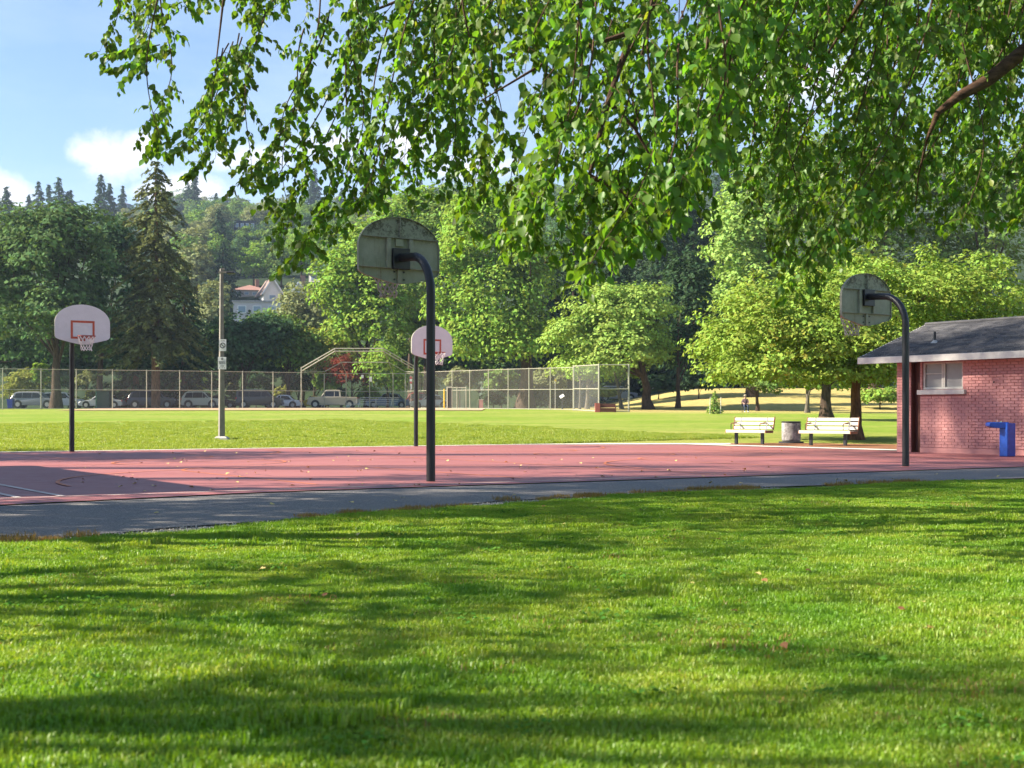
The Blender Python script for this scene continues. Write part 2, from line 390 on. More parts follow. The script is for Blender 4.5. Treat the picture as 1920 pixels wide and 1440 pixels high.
def mat_board_back():
    m, nt = new_mat('board_back'); b = NB(nt)
    streak = b.noise(7, 6, 0.7, stretch=(1, 1, 0.12)); blotch = b.noise(5, 6, 0.7); fine = b.noise(26, 5, 0.7)
    sep = b.n('ShaderNodeSeparateXYZ'); b.l(b.coord(), sep.inputs[0])
    c = b.mix(b.ramp(blotch, [(0.3, 0.0), (0.7, 1.0)]), (0.24, 0.25, 0.19), (0.33, 0.33, 0.26))
    rust = b.math('MULTIPLY', b.ramp(streak, [(0.56, 0.0), (0.70, 0.8)]), b.ramp(fine, [(0.35, 0.2), (0.6, 1.0)]))
    c = b.mix(rust, c, (0.15, 0.08, 0.035))
    # algae grown on the upper panel
    up = b.n('ShaderNodeMapRange'); b.l(sep.outputs[2], up.inputs[0]); up.inputs[1].default_value = 0.60; up.inputs[2].default_value = 0.85
    alg = b.math('MULTIPLY', b.ramp(b.math('MULTIPLY', b.math('ADD', blotch, fine), 0.5), [(0.47, 0.0), (0.56, 0.85)]), up.outputs[0])
    c = b.mix(alg, c, (0.055, 0.05, 0.035))
    b.out(b.pbr(c, 0.7, 0, b.bump(fine, 0.15), 0.3))
    return m
M['board_back'] = mat_board_back()
def mat_brick():
    m, nt = new_mat('painted_brick'); b = NB(nt)
    rnd = b.n('ShaderNodeObjectInfo').outputs['Random']; isl = b.n('ShaderNodeNewGeometry').outputs['Random Per Island']
    f = b.noise(7, 6, 0.7, 'World'); g = b.noise(1.1, 4, 0.6, 'World')
    c = b.mix(b.ramp(g, [(0.3, 0.0), (0.7, 1.0)]), (0.50, 0.225, 0.21), (0.60, 0.29, 0.27))
    v = b.math('FRACT', b.math('ADD', rnd, isl))
    c = b.mix(b.math('MULTIPLY', v, 0.28), c, (0.36, 0.13, 0.12))
    c = b.mix(b.ramp(f, [(0.6, 0.0), (0.78, 0.3)]), c, (0.56, 0.27, 0.24))
    b.out(b.pbr(c, 0.6, 0, b.bump(b.noise(30, 5, 0.7, 'World'), 0.35, 0.01), 0.35))
    return m
M['brick'] = mat_brick()
M['brick_mortar'] = plain('brick_mortar', (0.38, 0.15, 0.14), 0.8, 0, 0.12, 4)
def mat_shingle():
    m, nt = new_mat('shingle'); b = NB(nt)
    isl = b.n('ShaderNodeNewGeometry').outputs['Random Per Island']
    f = b.noise(3, 6, 0.7); g = b.noise(45, 3, 0.7)
    c = b.mix(isl, (0.055, 0.055, 0.062), (0.115, 0.112, 0.118))
    c = b.mix(b.ramp(f, [(0.55, 0.0), (0.75, 0.5)]), c, (0.16, 0.15, 0.13))
    c = b.mix(b.ramp(g, [(0.3, 0.4), (0.5, 0.0)]), c, (0.035, 0.035, 0.04))
    b.out(b.pbr(c, 0.9, 0, b.bump(g, 0.4, 0.005), 0.2))
    return m
M['shingle'] = mat_shingle()
def mat_can():
    m, nt = new_mat('weathered_concrete'); b = NB(nt)
    f = b.noise(5, 6, 0.7); g = b.noise(14, 5, 0.7)
    c = b.mix(b.ramp(f, [(0.4, 0.0), (0.6, 1.0)]), (0.13, 0.12, 0.115), (0.33, 0.31, 0.305))
    c = b.mix(b.ramp(g, [(0.57, 0.0), (0.66, 0.8)]), c, (0.10, 0.085, 0.08))
    b.out(b.pbr(c, 0.85, 0, b.bump(g, 0.3), 0.25)); return m
M['can'] = mat_can()
def mat_mesh(name, col, alpha):
    """woven wire seen from far: the wires cover a share of the view"""
    m, nt = new_mat(name); b = NB(nt)
    tr = b.n('ShaderNodeBsdfTransparent'); d = b.n('ShaderNodeBsdfDiffuse'); d.inputs[0].default_value = col + (1,)
    mx = b.n('ShaderNodeMixShader')
    b.l(b.ramp(b.noise(0.6, 4, 0.6), [(0.3, alpha * 0.8), (0.7, alpha * 1.2)]), mx.inputs[0])
    b.l(tr.outputs[0], mx.inputs[1]); b.l(d.outputs[0], mx.inputs[2]); b.out(mx.outputs[0]); return m
M['wire'] = mat_mesh('wire', (0.36, 0.35, 0.31), 0.08)
M['wire_dense'] = mat_mesh('wire_dense', (0.36, 0.37, 0.36), 0.12)
def glass(name, col=(0.02, 0.025, 0.03), rough=0.08):
    m, nt = new_mat(name); b = NB(nt); b.out(b.pbr(col, rough, 0, None, 0.35)); return m
M['glass'] = glass('glass', (0.012, 0.014, 0.02), 0.25)
M['glass_grey'] = plain('glass_grey', (0.26, 0.255, 0.25), 0.35, 0, 0.1, 2)
M['glass_sky'] = glass('glass_sky', (0.25, 0.32, 0.42), 0.15)
def paint(name, col):
    m, nt = new_mat(name); b = NB(nt); b.out(b.pbr(col, 0.28, 0.0, None, 0.6)); return m

# ------------------------------------------------------------------ helpers: objects
def tag(o, label=None, cat=None, group=None, kind=None):
    if label: o['label'] = label
    if cat: o['category'] = cat
    if group: o['group'] = group
    if kind: o['kind'] = kind
    return o
def empty(name, loc=(0, 0, 0), rz=0.0, label=None, cat=None, group=None):
    o = bpy.data.objects.new(name, None); COL.objects.link(o)
    o.empty_display_size = 0.2
    o.location = loc; o.rotation_euler = (0, 0, rz)
    return tag(o, label, cat, group)
def link(name, me, mat=None, parent=None):
    if mat is not None and not me.materials: me.materials.append(M[mat] if isinstance(mat, str) else mat)
    o = bpy.data.objects.new(name, me); COL.objects.link(o)
    if parent is not None: o.parent = parent
    return o
class MB:
    """collects shapes into one mesh"""
    def __init__(s): s.v = []; s.f = []
    def add(s, verts, faces):
        b = len(s.v); s.v += [tuple(p) for p in verts]; s.f += [tuple(i + b for i in f) for f in faces]; return s
    def box(s, c, size, rot=None):
        hx, hy, hz = size[0] / 2, size[1] / 2, size[2] / 2
        vs_ = [Vector((x, y, z)) for x in (-hx, hx) for y in (-hy, hy) for z in (-hz, hz)]
        if rot is not None:
            mt = rot if isinstance(rot, Matrix) else Euler(rot).to_matrix()
            vs_ = [mt @ v for v in vs_]
        c = Vector(c)
        return s.add([v + c for v in vs_], [(0, 1, 3, 2), (4, 6, 7, 5), (0, 4, 5, 1), (2, 3, 7, 6), (0, 2, 6, 4), (1, 5, 7, 3)])
    def tube(s, pts, rad, n=8, cap=True):
        pts = [Vector(p) for p in pts]
        if isinstance(rad, (int, float)): rad = [rad] * len(pts)
        rings = []; prev = None
        for i, p in enumerate(pts):
            t = (pts[min(i + 1, len(pts) - 1)] - pts[max(i - 1, 0)])
            if t.length < 1e-9: t = Vector((0, 0, 1))
            t.normalize()
            if prev is None:
                a = t.orthogonal().normalized()
            else:
                a = (prev - t * prev.dot(t))
                a = a.normalized() if a.length > 1e-6 else t.orthogonal().normalized()
            prev = a; bb = t.cross(a)
            rings.append([p + (a * math.cos(k * 2 * math.pi / n) + bb * math.sin(k * 2 * math.pi / n)) * rad[i] for k in range(n)])
        vs_ = [v for r in rings for v in r]; fs = []
        for i in range(len(rings) - 1):
            for k in range(n):
                fs.append((i * n + k, i * n + (k + 1) % n, (i + 1) * n + (k + 1) % n, (i + 1) * n + k))
        if cap:
            fs.append(tuple(range(n - 1, -1, -1))); fs.append(tuple((len(rings) - 1) * n + k for k in range(n)))
        return s.add(vs_, fs)
    def lathe(s, c, prof, n=24):
        c = Vector(c)
        return s.tube_rings([[c + Vector((r * math.cos(k * 2 * math.pi / n), r * math.sin(k * 2 * math.pi / n), z)) for k in range(n)] for r, z in prof])
    def tube_rings(s, rings):
        n = len(rings[0]); vs_ = [v for r in rings for v in r]; fs = []
        for i in range(len(rings) - 1):
            for k in range(n): fs.append((i * n + k, i * n + (k + 1) % n, (i + 1) * n + (k + 1) % n, (i + 1) * n + k))
        fs.append(tuple(range(n - 1, -1, -1))); fs.append(tuple((len(rings) - 1) * n + k for k in range(n)))
        return s.add(vs_, fs)
    def prism(s, poly, fn0, fn1):
        """poly of 2d points; fn0, fn1 map them to the two end faces"""
        n = len(poly); a = [fn0(p) for p in poly]; b = [fn1(p) for p in poly]
        fs = [tuple(range(n - 1, -1, -1)), tuple(range(n, 2 * n))]
        fs += [(i, (i + 1) % n, n + (i + 1) % n, n + i) for i in range(n)]
        return s.add(a + b, fs)
    def mesh(s, name, smooth=False, bevel=0.0):
        me = bpy.data.meshes.new(name); me.from_pydata(s.v, [], s.f); me.update()
        bm = bmesh.new(); bm.from_mesh(me)
        bmesh.ops.recalc_face_normals(bm, faces=bm.faces)
        if bevel:
            bmesh.ops.bevel(bm, geom=[e for e in bm.edges], offset=bevel, segments=1, affect='EDGES')
        bm.to_mesh(me); bm.free()
        if smooth:
            me.polygons.foreach_set('use_smooth', [True] * len(me.polygons))
            try: me.set_sharp_from_angle(angle=R(40))
            except Exception: pass
        return me
    def build(s, name, mat, parent=None, smooth=False, bevel=0.0):
        return link(name, s.mesh(name, smooth, bevel), mat, parent)

def np_mesh(name, V, F):
    """V (n,3), F (m,k) with one k"""
    V = np.ascontiguousarray(V, dtype=np.float32); F = np.ascontiguousarray(F, dtype=np.int32)
    me = bpy.data.meshes.new(name)
    m, k = F.shape
    me.vertices.add(len(V)); me.vertices.foreach_set('co', V.ravel())
    me.loops.add(m * k); me.loops.foreach_set('vertex_index', F.ravel())
    me.polygons.add(m); me.polygons.foreach_set('loop_start', np.arange(0, m * k, k, dtype=np.int32))
    try: me.polygons.foreach_set('loop_total', np.full(m, k, dtype=np.int32))
    except Exception: pass
    me.update(calc_edges=True); me.validate()
    return me

def copy_thing(o, parent=None):
    c = o.copy(); COL.objects.link(c); c.parent = parent
    for ch in list(o.children): copy_thing(ch, c)
    return c

# ------------------------------------------------------------------ the setting: ground sheets
def grid_lines():
    xs = np.unique(np.concatenate([np.arange(-24, 24.1, 0.5), np.arange(-90, 91, 3.0), np.arange(-700, 701, 50.0)]))
    ys = np.unique(np.concatenate([np.arange(-2, 32, 0.4), np.arange(32, 62, 1.0), np.arange(62, 190, 2.0), np.arange(190, 1500, 60.0), np.arange(-60, -2, 6.0)]))
    return xs, ys
def sheet_from_grid(name, xs, ys, zf, mat):
    XX, YY = np.meshgrid(xs, ys); ZZ = zf(XX, YY)
    V = np.stack([XX.ravel(), YY.ravel(), ZZ.ravel()], 1)
    nx = len(xs); i, j = np.meshgrid(np.arange(nx - 1), np.arange(len(ys) - 1)); a = (j * nx + i).ravel()
    F = np.stack([a, a + 1, a + nx + 1, a + nx], 1)
    me = np_mesh(name, V, F); me.polygons.foreach_set('use_smooth', [True] * len(me.polygons))
    return link(name, me, mat)
xs, ys = grid_lines()
tag(sheet_from_grid('ground', xs, ys, ground_z, 'grass_sheet'), kind='structure')

def hill_z(x, y):
    x = np.asarray(x, float); y = np.asarray(y, float)
    t = np.clip((y - 205) / 620.0, 0, 1.15)
    h = 1.2 + 128 * t ** 0.92 * (1 + 0.00045 * x)
    return h + 3.0 * np.sin(x * 0.021 + 1.0) * t + 2.5 * np.sin(x * 0.047 + y * 0.013) * t - 2.0 * (y < 215)
tag(sheet_from_grid('hill', np.arange(-520, 541, 12.0), np.arange(196, 1000, 14.0), hill_z, 'hill'), kind='structure')

def flat_poly(name, pts, mat, z=0.0, kind='structure', parent=None, sub=False):
    mb = MB(); mb.add([(p[0], p[1], z if len(p) < 3 else p[2]) for p in pts], [tuple(range(len(pts)))])
    o = mb.build(name, mat, parent)
    if kind and parent is None: tag(o, kind=kind)
    return o
def edge_strip(name, us, vlo, vhi, mat, z):
    """sheet between two curves in court coordinates"""
    mb = MB(); n = len(us)
    lo = [UV(u, vlo(u)) for u in us]; hi = [UV(u, vhi(u)) for u in us]
    mb.add([(p.x, p.y, z) for p in lo] + [(p.x, p.y, z) for p in hi], [(i, i + 1, n + i + 1, n + i) for i in range(n - 1)])
    return tag(mb.build(name, mat), kind='structure')
def near_edge(u): return -1.15 - 0.75 * float(sstep(-2.5, -7.5, u)) if u < -2.5 else -1.15
rngp = random.Random(5)
us = [-40 + i * 0.25 for i in range(int(66 / 0.25))]
jag = {u: rngp.uniform(-0.07, 0.07) for u in us}
edge_strip('gravel_strip', us, lambda u: float(lawn_edge_v(u)) - 0.75 + jag[u], lambda u: float(lawn_edge_v(u)) + 0.55 if u < 3 else float(lawn_edge_v(u)) + 0.1, 'gravel', -0.012)
edge_strip('asphalt_path', us, lambda u: float(lawn_edge_v(u)) + 0.18 + jag[u] * 0.8, lambda u: near_edge(u) + 0.05, 'asphalt', 0.0)
edge_strip('court', [u for u in us if u <= 19.6], lambda u: near_edge(u) + jag[u] * 0.15, lambda u: 20.05, 'court', 0.014)
# asphalt in front of the park building
flat_poly('asphalt_apron', [UV(19.6, -1.1), UV(26, -1.1), UV(26, 0.8), UV(19.6, 0.8)], 'asphalt', 0.004)
# concrete edging and path
edge_strip('concrete_edging', [u for u in us if u <= 20.2], lambda u: 20.06, lambda u: 20.55, 'strip', 0.022)
flat_poly('concrete_path', [P(930, 836.6, 45.2)[:2], P(1010, 835.6, 45.6)[:2], P(1370, 834.6, 45.9)[:2], P(1450, 831, 47.5)[:2], P(1480, 823, 55)[:2], P(1400, 824.5, 52.3)[:2], P(1370, 826, 50.8)[:2], P(1180, 831, 48.2)[:2]], 'strip', 0.030)
mbp = [UV(19.62, 7.3), UV(20.5, 7.3), UV(20.5, 15.9), UV(20.4, 19.9), UV(19.62, 19.9)]
flat_poly('concrete_border', mbp, 'strip', 0.026)
flat_poly('mulch_bed', [UV(20.52, 7.4), UV(24.5, 8.0), UV(25.5, 12.0), UV(24.0, 17.0), UV(21.8, 17.2), UV(20.52, 15.9)], 'mulch', 0.034)
# infield dirt before the backstop, road with the parked cars
def draped(name, x0, x1, y0, y1, nx, ny, mat, lift, fn=None):
    mb = MB(); V = []
    for j in range(ny + 1):
        for i in range(nx + 1):
            x = x0 + (x1 - x0) * i / nx; y = y0 + (y1 - y0) * j / ny
            if fn: x, y = fn(x, y)
            V.append((x, y, gz(x, y) + lift))
    mb.add(V, [(j * (nx + 1) + i, j * (nx + 1) + i + 1, (j + 1) * (nx + 1) + i + 1, (j + 1) * (nx + 1) + i) for j in range(ny) for i in range(nx)])
    return tag(mb.build(name, mat), kind='structure')
draped('infield_dirt', -38, -2.5, 0, 1, 40, 6, 'dirt', 0.05, lambda x, t: (x, 113 + 4 * math.sin((x + 38) / 35.5 * math.pi + math.pi) * -0.3 + t * (14 + 10 * math.sin((x + 38) / 35.5 * math.pi))))
draped('road', -90, 6, 146, 160, 30, 7, 'road', 0.04)
draped('road_beyond_meadow', 8, 60, 168, 178, 20, 5, 'road', 0.06)

# ------------------------------------------------------------------ court markings (flat paint)
def paint_line(name, pts, width, mat, z, closed=False):
    mb = MB(); n = len(pts); V = []
    for i, p in enumerate(pts):
        a = pts[i - 1] if (i > 0 or closed) else pts[i]; b = pts[(i + 1) % n] if (i < n - 1 or closed) else pts[i]
        t = (b - a).normalized(); nn = Vector((-t.y, t.x)) * width / 2
        V += [(p.x + nn.x, p.y + nn.y, z), (p.x - nn.x, p.y - nn.y, z)]
    m = n if closed else n - 1
    mb.add(V, [(2 * i, 2 * i + 1, 2 * ((i + 1) % n) + 1, 2 * ((i + 1) % n)) for i in range(m)])
    o = mb.build(name, mat); return tag(o, kind='structure')
def arc_uv(u0, v0, r, a0, a1, n=48): return [UV(u0 + r * math.cos(R(a0 + (a1 - a0) * i / n)), v0 + r * math.sin(R(a0 + (a1 - a0) * i / n))) for i in range(n + 1)]
zl = 0.018
paint_line('baseline_marking', [UV(-16, -0.72), UV(4.8, -0.72)], 0.06, 'line_pale', zl)
paint_line('sideline_marking', [UV(-5.72, -0.70), UV(-5.72, 9)], 0.09, 'line_pale', zl + 0.004)
paint_line('lane_marking', [UV(-6.25, -0.70), UV(-6.25, 7)], 0.09, 'line_pale', zl + 0.004)
paint_line('court_sideline', [UV(5.4, -0.3), UV(5.4, 20.0)], 0.06, 'line_orange', zl + 0.002)
paint_line('court_sideline', [UV(15.6, -0.3), UV(15.6, 20.0)], 0.06, 'line_orange', zl + 0.002)
paint_line('half_court_marking', [UV(-5.5, 9.9), UV(15.5, 9.9)], 0.06, 'line_orange', zl + 0.006)
for u0 in (0.0, 10.8):
    paint_line('key_marking', [UV(u0 - 1.8, 0.2), UV(u0 - 1.8, 5.6), UV(u0 + 1.8, 5.6), UV(u0 + 1.8, 0.2)], 0.06, 'line_orange', zl)
    paint_line('key_marking', [UV(u0 - 1.8, 19.7), UV(u0 - 1.8, 14.2), UV(u0 + 1.8, 14.2), UV(u0 + 1.8, 19.7)], 0.06, 'line_orange', zl)
    paint_line('free_throw_arc', arc_uv(u0, 5.6, 1.8, 0, 180), 0.06, 'line_orange', zl + 0.003)
    paint_line('free_throw_arc', arc_uv(u0, 14.2, 1.8, 180, 360), 0.06, 'line_orange', zl + 0.003)
    paint_line('three_point_arc', arc_uv(u0, 1.6, 5.0, 0, 180), 0.06, 'line_orange', zl + 0.008)
    paint_line('three_point_arc', arc_uv(u0, 18.2, 5.0, 180, 360), 0.06, 'line_orange', zl + 0.008)
paint_line('centre_circle', arc_uv(0.0, 9.9, 1.8, 0, 360)[:-1], 0.06, 'line_orange', zl + 0.009, True)
paint_line('centre_circle', arc_uv(10.8, 9.9, 1.8, 0, 360)[:-1], 0.06, 'line_orange', zl + 0.009, True)

# ------------------------------------------------------------------ basketball hoops
BW, BH = 1.46, 1.06
def board_outline(w=BW, h=BH):
    pts = [(-0.06, 0.0), (0.06, 0.0)]
    pts += [(0.06 + (0.43 - 0.06) * t, 0.0 + 0.115 * t ** 1.15) for t in (0.35, 0.7, 1.0)]
    pts += [(0.475, 0.145), (0.497, 0.185), (0.5, 0.23), (0.5, 0.54)]
    right = pts[1:]
    arc = [(0.5 * math.cos(R(a)), 0.54 + 0.46 * math.sin(R(a))) for a in range(6, 91, 7)]
    half = right + arc + [(0.0, 1.0)]
    full = half + [(-x, z) for x, z in reversed(half[:-1])]
    return [(x * w, z * h) for x, z in full]
def make_hoop(pos, dirv, top, arm_z, label, net_mat, painted, seed):
    rg = random.Random(seed)
    root = empty('basketball_hoop', (pos.x, pos.y, 0.014), math.atan2(dirv.y, dirv.x), label, 'basketball hoop', 'basketball hoops on the red court')
    reach = 1.02; bz = top - BH; r = 0.0685
    # gooseneck pole
    pts = [(0, 0, 0), (0, 0, 0.6), (0, 0, 1.6), (0, 0, arm_z - 0.62)]
    for a in range(10, 91, 10): pts.append((0.56 * (1 - math.cos(R(a))), 0, arm_z - 0.62 + 0.62 * math.sin(R(a))))
    pts.append((reach - 0.10, 0, arm_z + 0.02))
    MB().tube(pts, [r] * 4 + [r * 0.97] * (len(pts) - 4), 20).build('pole', 'black_metal', root, True)
    MB().lathe((0, 0, -0.02), [(0.17, 0), (0.17, 0.018), (0.15, 0.026)], 24).build('footing', 'court', root, True)
    # board: steel fan with ribs on its back
    ol = board_outline()
    board = MB().prism(ol, lambda p: (reach, p[0], p[1]), lambda p: (reach + 0.022, p[0], p[1]))
    bob = link('backboard', board.mesh('backboard'), None, root); bob.location = (0, 0, bz)
    bob.data.materials.append(M['board_back']); bob.data.materials.append(M['white_paint'])
    for p in bob.data.polygons:
        if p.normal.x > 0.5: p.material_index = 1
    # front face paint
    fx = reach + 0.026; t = 0.055; w2, z0, z1 = 0.315, 0.145, 0.63
    fr = MB()
    fr.box((fx, 0, z1 - t / 2), (0.006, 2 * w2, t)); fr.box((fx, 0, z0 + t / 2), (0.006, 2 * w2, t))
    fr.box((fx, -w2 + t / 2, (z0 + z1) / 2), (0.006, t, z1 - z0 - 2 * t)); fr.box((fx, w2 - t / 2, (z0 + z1) / 2), (0.006, t, z1 - z0 - 2 * t))
    fr.build('painted_square', 'orange_paint', bob)
    # rolled rim of the sheet on the back
    inner = [(x * 0.985, BH * 0.5 + (z - BH * 0.5) * 0.985) for x, z in ol]
    fl = MB(); n = len(ol)
    V = []
    for (x, z), (xi, zi) in zip(ol, inner): V += [(reach - 0.03, x, z), (reach - 0.03, xi, zi), (reach - 0.001, x, z), (reach - 0.001, xi, zi)]
    F = []
    for i in range(n):
        a, b2 = 4 * i, 4 * ((i + 1) % n)
        F += [(a, b2, b2 + 1, a + 1), (a, a + 2, b2 + 2, b2), (a + 1, b2 + 1, b2 + 3, a + 3)]
    fl.add(V, F); fl.build('flange', 'board_back', bob)
    def rib(c, s): MB().box(c, s).build('rib', 'board_back', bob, False, 0.003)
    rib((reach - 0.030, 0, 0.725), (0.050, BW * 0.90, 0.012)); rib((reach - 0.030, 0, 0.245), (0.050, BW * 0.965, 0.012))
    rib((reach - 0.030, 0, 0.885), (0.050, 0.012, 0.300)); rib((reach - 0.022, 0, 0.118), (0.034, 0.07, 0.232))
    for s in (-1, 1): rib((reach - 0.030, s * 0.20, 0.485), (0.046, 0.075, 0.462))
    rib((reach - 0.018, 0.0, 0.655), (0.030, 0.14, 0.12))
    az = arm_z - bz
    MB().box((reach - 0.075, 0, az + 0.0), (0.06, 0.30, 0.33)).build('mounting_plate', 'black_metal', bob, False, 0.006)
    for sy in (-1, 1):
        for sz in (0.07, 0.19):
            MB().tube([(reach - 0.004, sy * 0.085, sz), (reach - 0.022, sy * 0.085, sz)], 0.014, 6).build('bolt', 'black_metal', bob)
    # rim with its bracket, net of knotted cord
    rz_ = bz + 0.205; cx = reach + 0.022 + 0.13 + 0.2286
    ring = [(cx + 0.2286 * math.cos(R(a)), 0.2286 * math.sin(R(a)), rz_) for a in range(0, 361, 12)]
    rimo = MB().tube(ring, 0.0115, 8, False).build('rim', 'rim_red', root, True)
    br = MB(); br.box((reach + 0.03, 0, rz_ - 0.05), (0.012, 0.13, 0.14)); br.box((reach + 0.095, 0, rz_ - 0.008), (0.13, 0.10, 0.012))
    br.build('bracket', 'rim_red', rimo)
    net = MB(); K = 12; rows = [(0.226, -0.012), (0.205, -0.10), (0.172, -0.18), (0.148, -0.255), (0.135, -0.32), (0.142, -0.385)]
    sway = [(rg.uniform(-.012, .012), rg.uniform(-.012, .012)) for _ in rows]
    def npnt(k, i):
        rr, zz = rows[i]; a = 2 * math.pi * (k + 0.5 * (i % 2)) / K
        return Vector((cx + rr * math.cos(a) + sway[i][0] * i * .4 + rg.uniform(-.006, .006), rr * math.sin(a) + sway[i][1] * i * .4 + rg.uniform(-.006, .006), rz_ + zz + rg.uniform(-.012, .012) * (i > 0)))
    grid = [[npnt(k, i) for k in range(K)] for i in range(len(rows))]
    for i in range(len(rows) - 1):
        for k in range(K):
            p = grid[i][k]
            for q in ((grid[i + 1][k], grid[i + 1][(k + 1) % K]) if i % 2 else (grid[i + 1][k], grid[i + 1][(k - 1) % K])):
                m_ = (p + q) / 2 + Vector((0, 0, -0.006))
                net.tube([p, m_, q], 0.0075, 5, False)
    net.build('net', net_mat, root, True)
    return root
away = AX; toward = -AX
make_hoop(UV(0, 0), away, 4.16, 3.49, 'nearest basketball hoop, back of its rusty fan backboard seen, beside the asphalt', 'net_grey', False, 1)
make_hoop(UV(10.75, 0.05), away, 3.88, 3.38, 'basketball hoop seen from behind beside the pink brick building', 'net_grey', False, 2)
make_hoop(Vector((-12.02, 37.2)), toward, 3.95, 3.40, 'leftmost basketball hoop, white backboard facing the camera, by the lawn edge', 'net_white', True, 3)
make_hoop(Vector((-3.05, 43.25)), toward, 3.79, 3.24, 'farthest basketball hoop, white backboard half hidden behind the nearest pole', 'net_white', True, 4)

# ------------------------------------------------------------------ lamp post with two signs
def lamp_post():
    Y = 49.6; p = G(415.5, Y)
    root = empty('lamp_post', p, 0, 'grey square lamp post with two white signs standing on the lawn', 'lamp post')
    H = (825 - 505) / FPX * Y
    w0, w1 = 0.115, 0.062
    mb = MB(); ang = R(28)
    rings = [[Vector((w * 1.25 * math.cos(ang + R(90 * k + 45)), w * 1.25 * math.sin(ang + R(90 * k + 45)), z)) for k in range(4)] for w, z in ((w0, 0.08), (w1, H))]
    mb.tube_rings(rings); mb.build('pole', 'post_grey', root, False, 0.008)
    MB().tube_rings([[Vector((w * math.cos(R(90 * k + 45)), w * math.sin(R(90 * k + 45)), z)) for k in range(4)] for w, z in ((0.36, -0.05), (0.34, 0.05), (0.22, 0.11))]).build('base', 'concrete', root)
    MB().box((0.16, -0.03, H - 0.13), (0.52, 0.10, 0.055)).build('lamp_arm', 'post_grey', root)
    lh = MB().box((0.34, -0.03, H - 0.16), (0.30, 0.20, 0.07)).build('lamp_head', 'black_metal', root, False, 0.012)
    MB().box((0.06, -0.02, H - 0.02), (0.10, 0.08, 0.08)).build('photocell', 'post_grey', root)
    s = Y / FPX
    def z_at(py): return (825 - py) * s
    yb = -0.175
    sg = MB().box((0.075, yb, z_at(649)), (13.4 * s, 0.012, 22 * s)).build('sign_plate', 'sign_white', root)
    cz = z_at(649.5); rr = 4.6 * s
    ring = [(0.075 + rr * math.cos(R(a)), yb - 0.008, cz + rr * math.sin(R(a))) for a in range(0, 361, 15)]
    MB().tube(ring, 0.014, 6, False).build('prohibition_ring', 'sign_black', sg)
    MB().box((0.075, yb - 0.008, cz), (rr * 1.9, 0.006, 0.026), (0, R(45), 0)).build('prohibition_bar', 'sign_black', sg)
    tx = MB()
    for k in range(6): tx.box((0.075 + (-3.6 + 1.45 * k) * s, yb - 0.0075, z_at(640.6)), (0.8 * s, 0.003, 1.1 * s))
    tag(tx.build('lettering', 'post_grey', sg), kind='stuff')
    sg2 = MB().box((0.055, yb, z_at(682.5)), (15.4 * s, 0.012, 23 * s)).build('sign_plate', 'sign_white', root)
    MB().tube([(0.055 + 1.5 * s * math.cos(R(a)), yb - 0.008, z_at(674.5) + 1.5 * s * math.sin(R(a))) for a in range(0, 361, 30)], 0.012, 5, False).build('emblem', 'sign_black', sg2)
    rg = random.Random(3)
    for row, (py, h_, n) in enumerate(((679.0, 1.1, 9), (681.2, 1.3, 7), (683.6, 1.2, 8), (687, 0.6, 6), (688.6, 0.6, 5))):
        tx = MB(); x = -5.6 if row < 3 else -3.0
        while x < (5.4 if row < 3 else 3.0):
            w = rg.uniform(0.7, 1.5); tx.box((0.055 + (x + w / 2) * s, yb - 0.0075, z_at(py)), (w * s, 0.003, h_ * s)); x += w + 0.35
        tag(tx.build('lettering', 'sign_black', sg2), kind='stuff')
    for k in (-4.2, 0, 4.2): MB().box((0.055 + k * s, yb - 0.0075, z_at(691.5)), (1.2 * s, 0.003, 1.3 * s)).build('symbol', 'sign_black', sg2)
lamp_post()

# ------------------------------------------------------------------ benches
def make_bench(loc, rz, L, label):
    root = empty('park_bench', loc, rz, label, 'bench', 'white slatted benches beside the court')
    # local: x along the bench, front faces -y
    for i, (y, z) in enumerate(((-0.20, 0.455), (-0.06, 0.455), (0.08, 0.455), (0.21, 0.45))):
        sl = MB().box((0, y, z), (L, 0.125, 0.04)).build('seat_slat', 'slat', root, False, 0.004)
    MB().box((0, -0.275, 0.44), (L, 0.028, 0.10)).build('seat_front_slat', 'slat', root, False, 0.004)
    tilt = R(-14)
    for i, z in enumerate((0.56, 0.70, 0.84)):
        MB().box((0, 0.235 + (z - 0.5) * 0.25, z), (L, 0.035, 0.100), (tilt, 0, 0)).build('back_slat', 'slat', root, False, 0.004)
    for s in (-1, 1):
        MB().box((s * (L / 2 + 0.012), -0.035, 0.425), (0.022, 0.50, 0.085)).build('end_board', 'slat_end', root)
        MB().box((s * (L / 2 + 0.012), 0.235 + 0.20 * 0.25, 0.70), (0.022, 0.055, 0.44), (tilt, 0, 0)).build('end_board', 'slat_end', root)
        x = s * L * 0.335
        lg = MB().box((x, -0.02, 0.195), (0.095, 0.095, 0.45)).build('leg', 'black_metal', root, False, 0.006)
        br = MB(); br.box((x, 0.0, 0.425), (0.05, 0.48, 0.02)); br.box((x, 0.265, 0.66), (0.05, 0.02, 0.48), (tilt, 0, 0)); br.build('bracket', 'black_metal', lg)
    for xx in (-L * 0.38, L * 0.36):
        arm = MB().tube([(xx, -0.24, 0.47), (xx, -0.25, 0.67), (xx, -0.18, 0.70), (xx, 0.25, 0.70)], 0.013, 6).build('armrest', 'black_metal', root, True)
        MB().box((xx, -0.05, 0.718), (0.055, 0.34, 0.022), (R(6), 0, 0)).build('arm_pad', 'slat_end', arm)
brz = R(-41)
b1 = P(1405.5, 836.5, 45.6); b2 = P(1553, 839.5, 43.6)
make_bench((b1.x, b1.y, 0.03), brz, 1.50, 'left slatted white bench on the mulch beside the concrete bin')
make_bench((b2.x, b2.y, 0.03), brz, 1.80, 'right slatted white bench on the mulch before the reddish trunk')

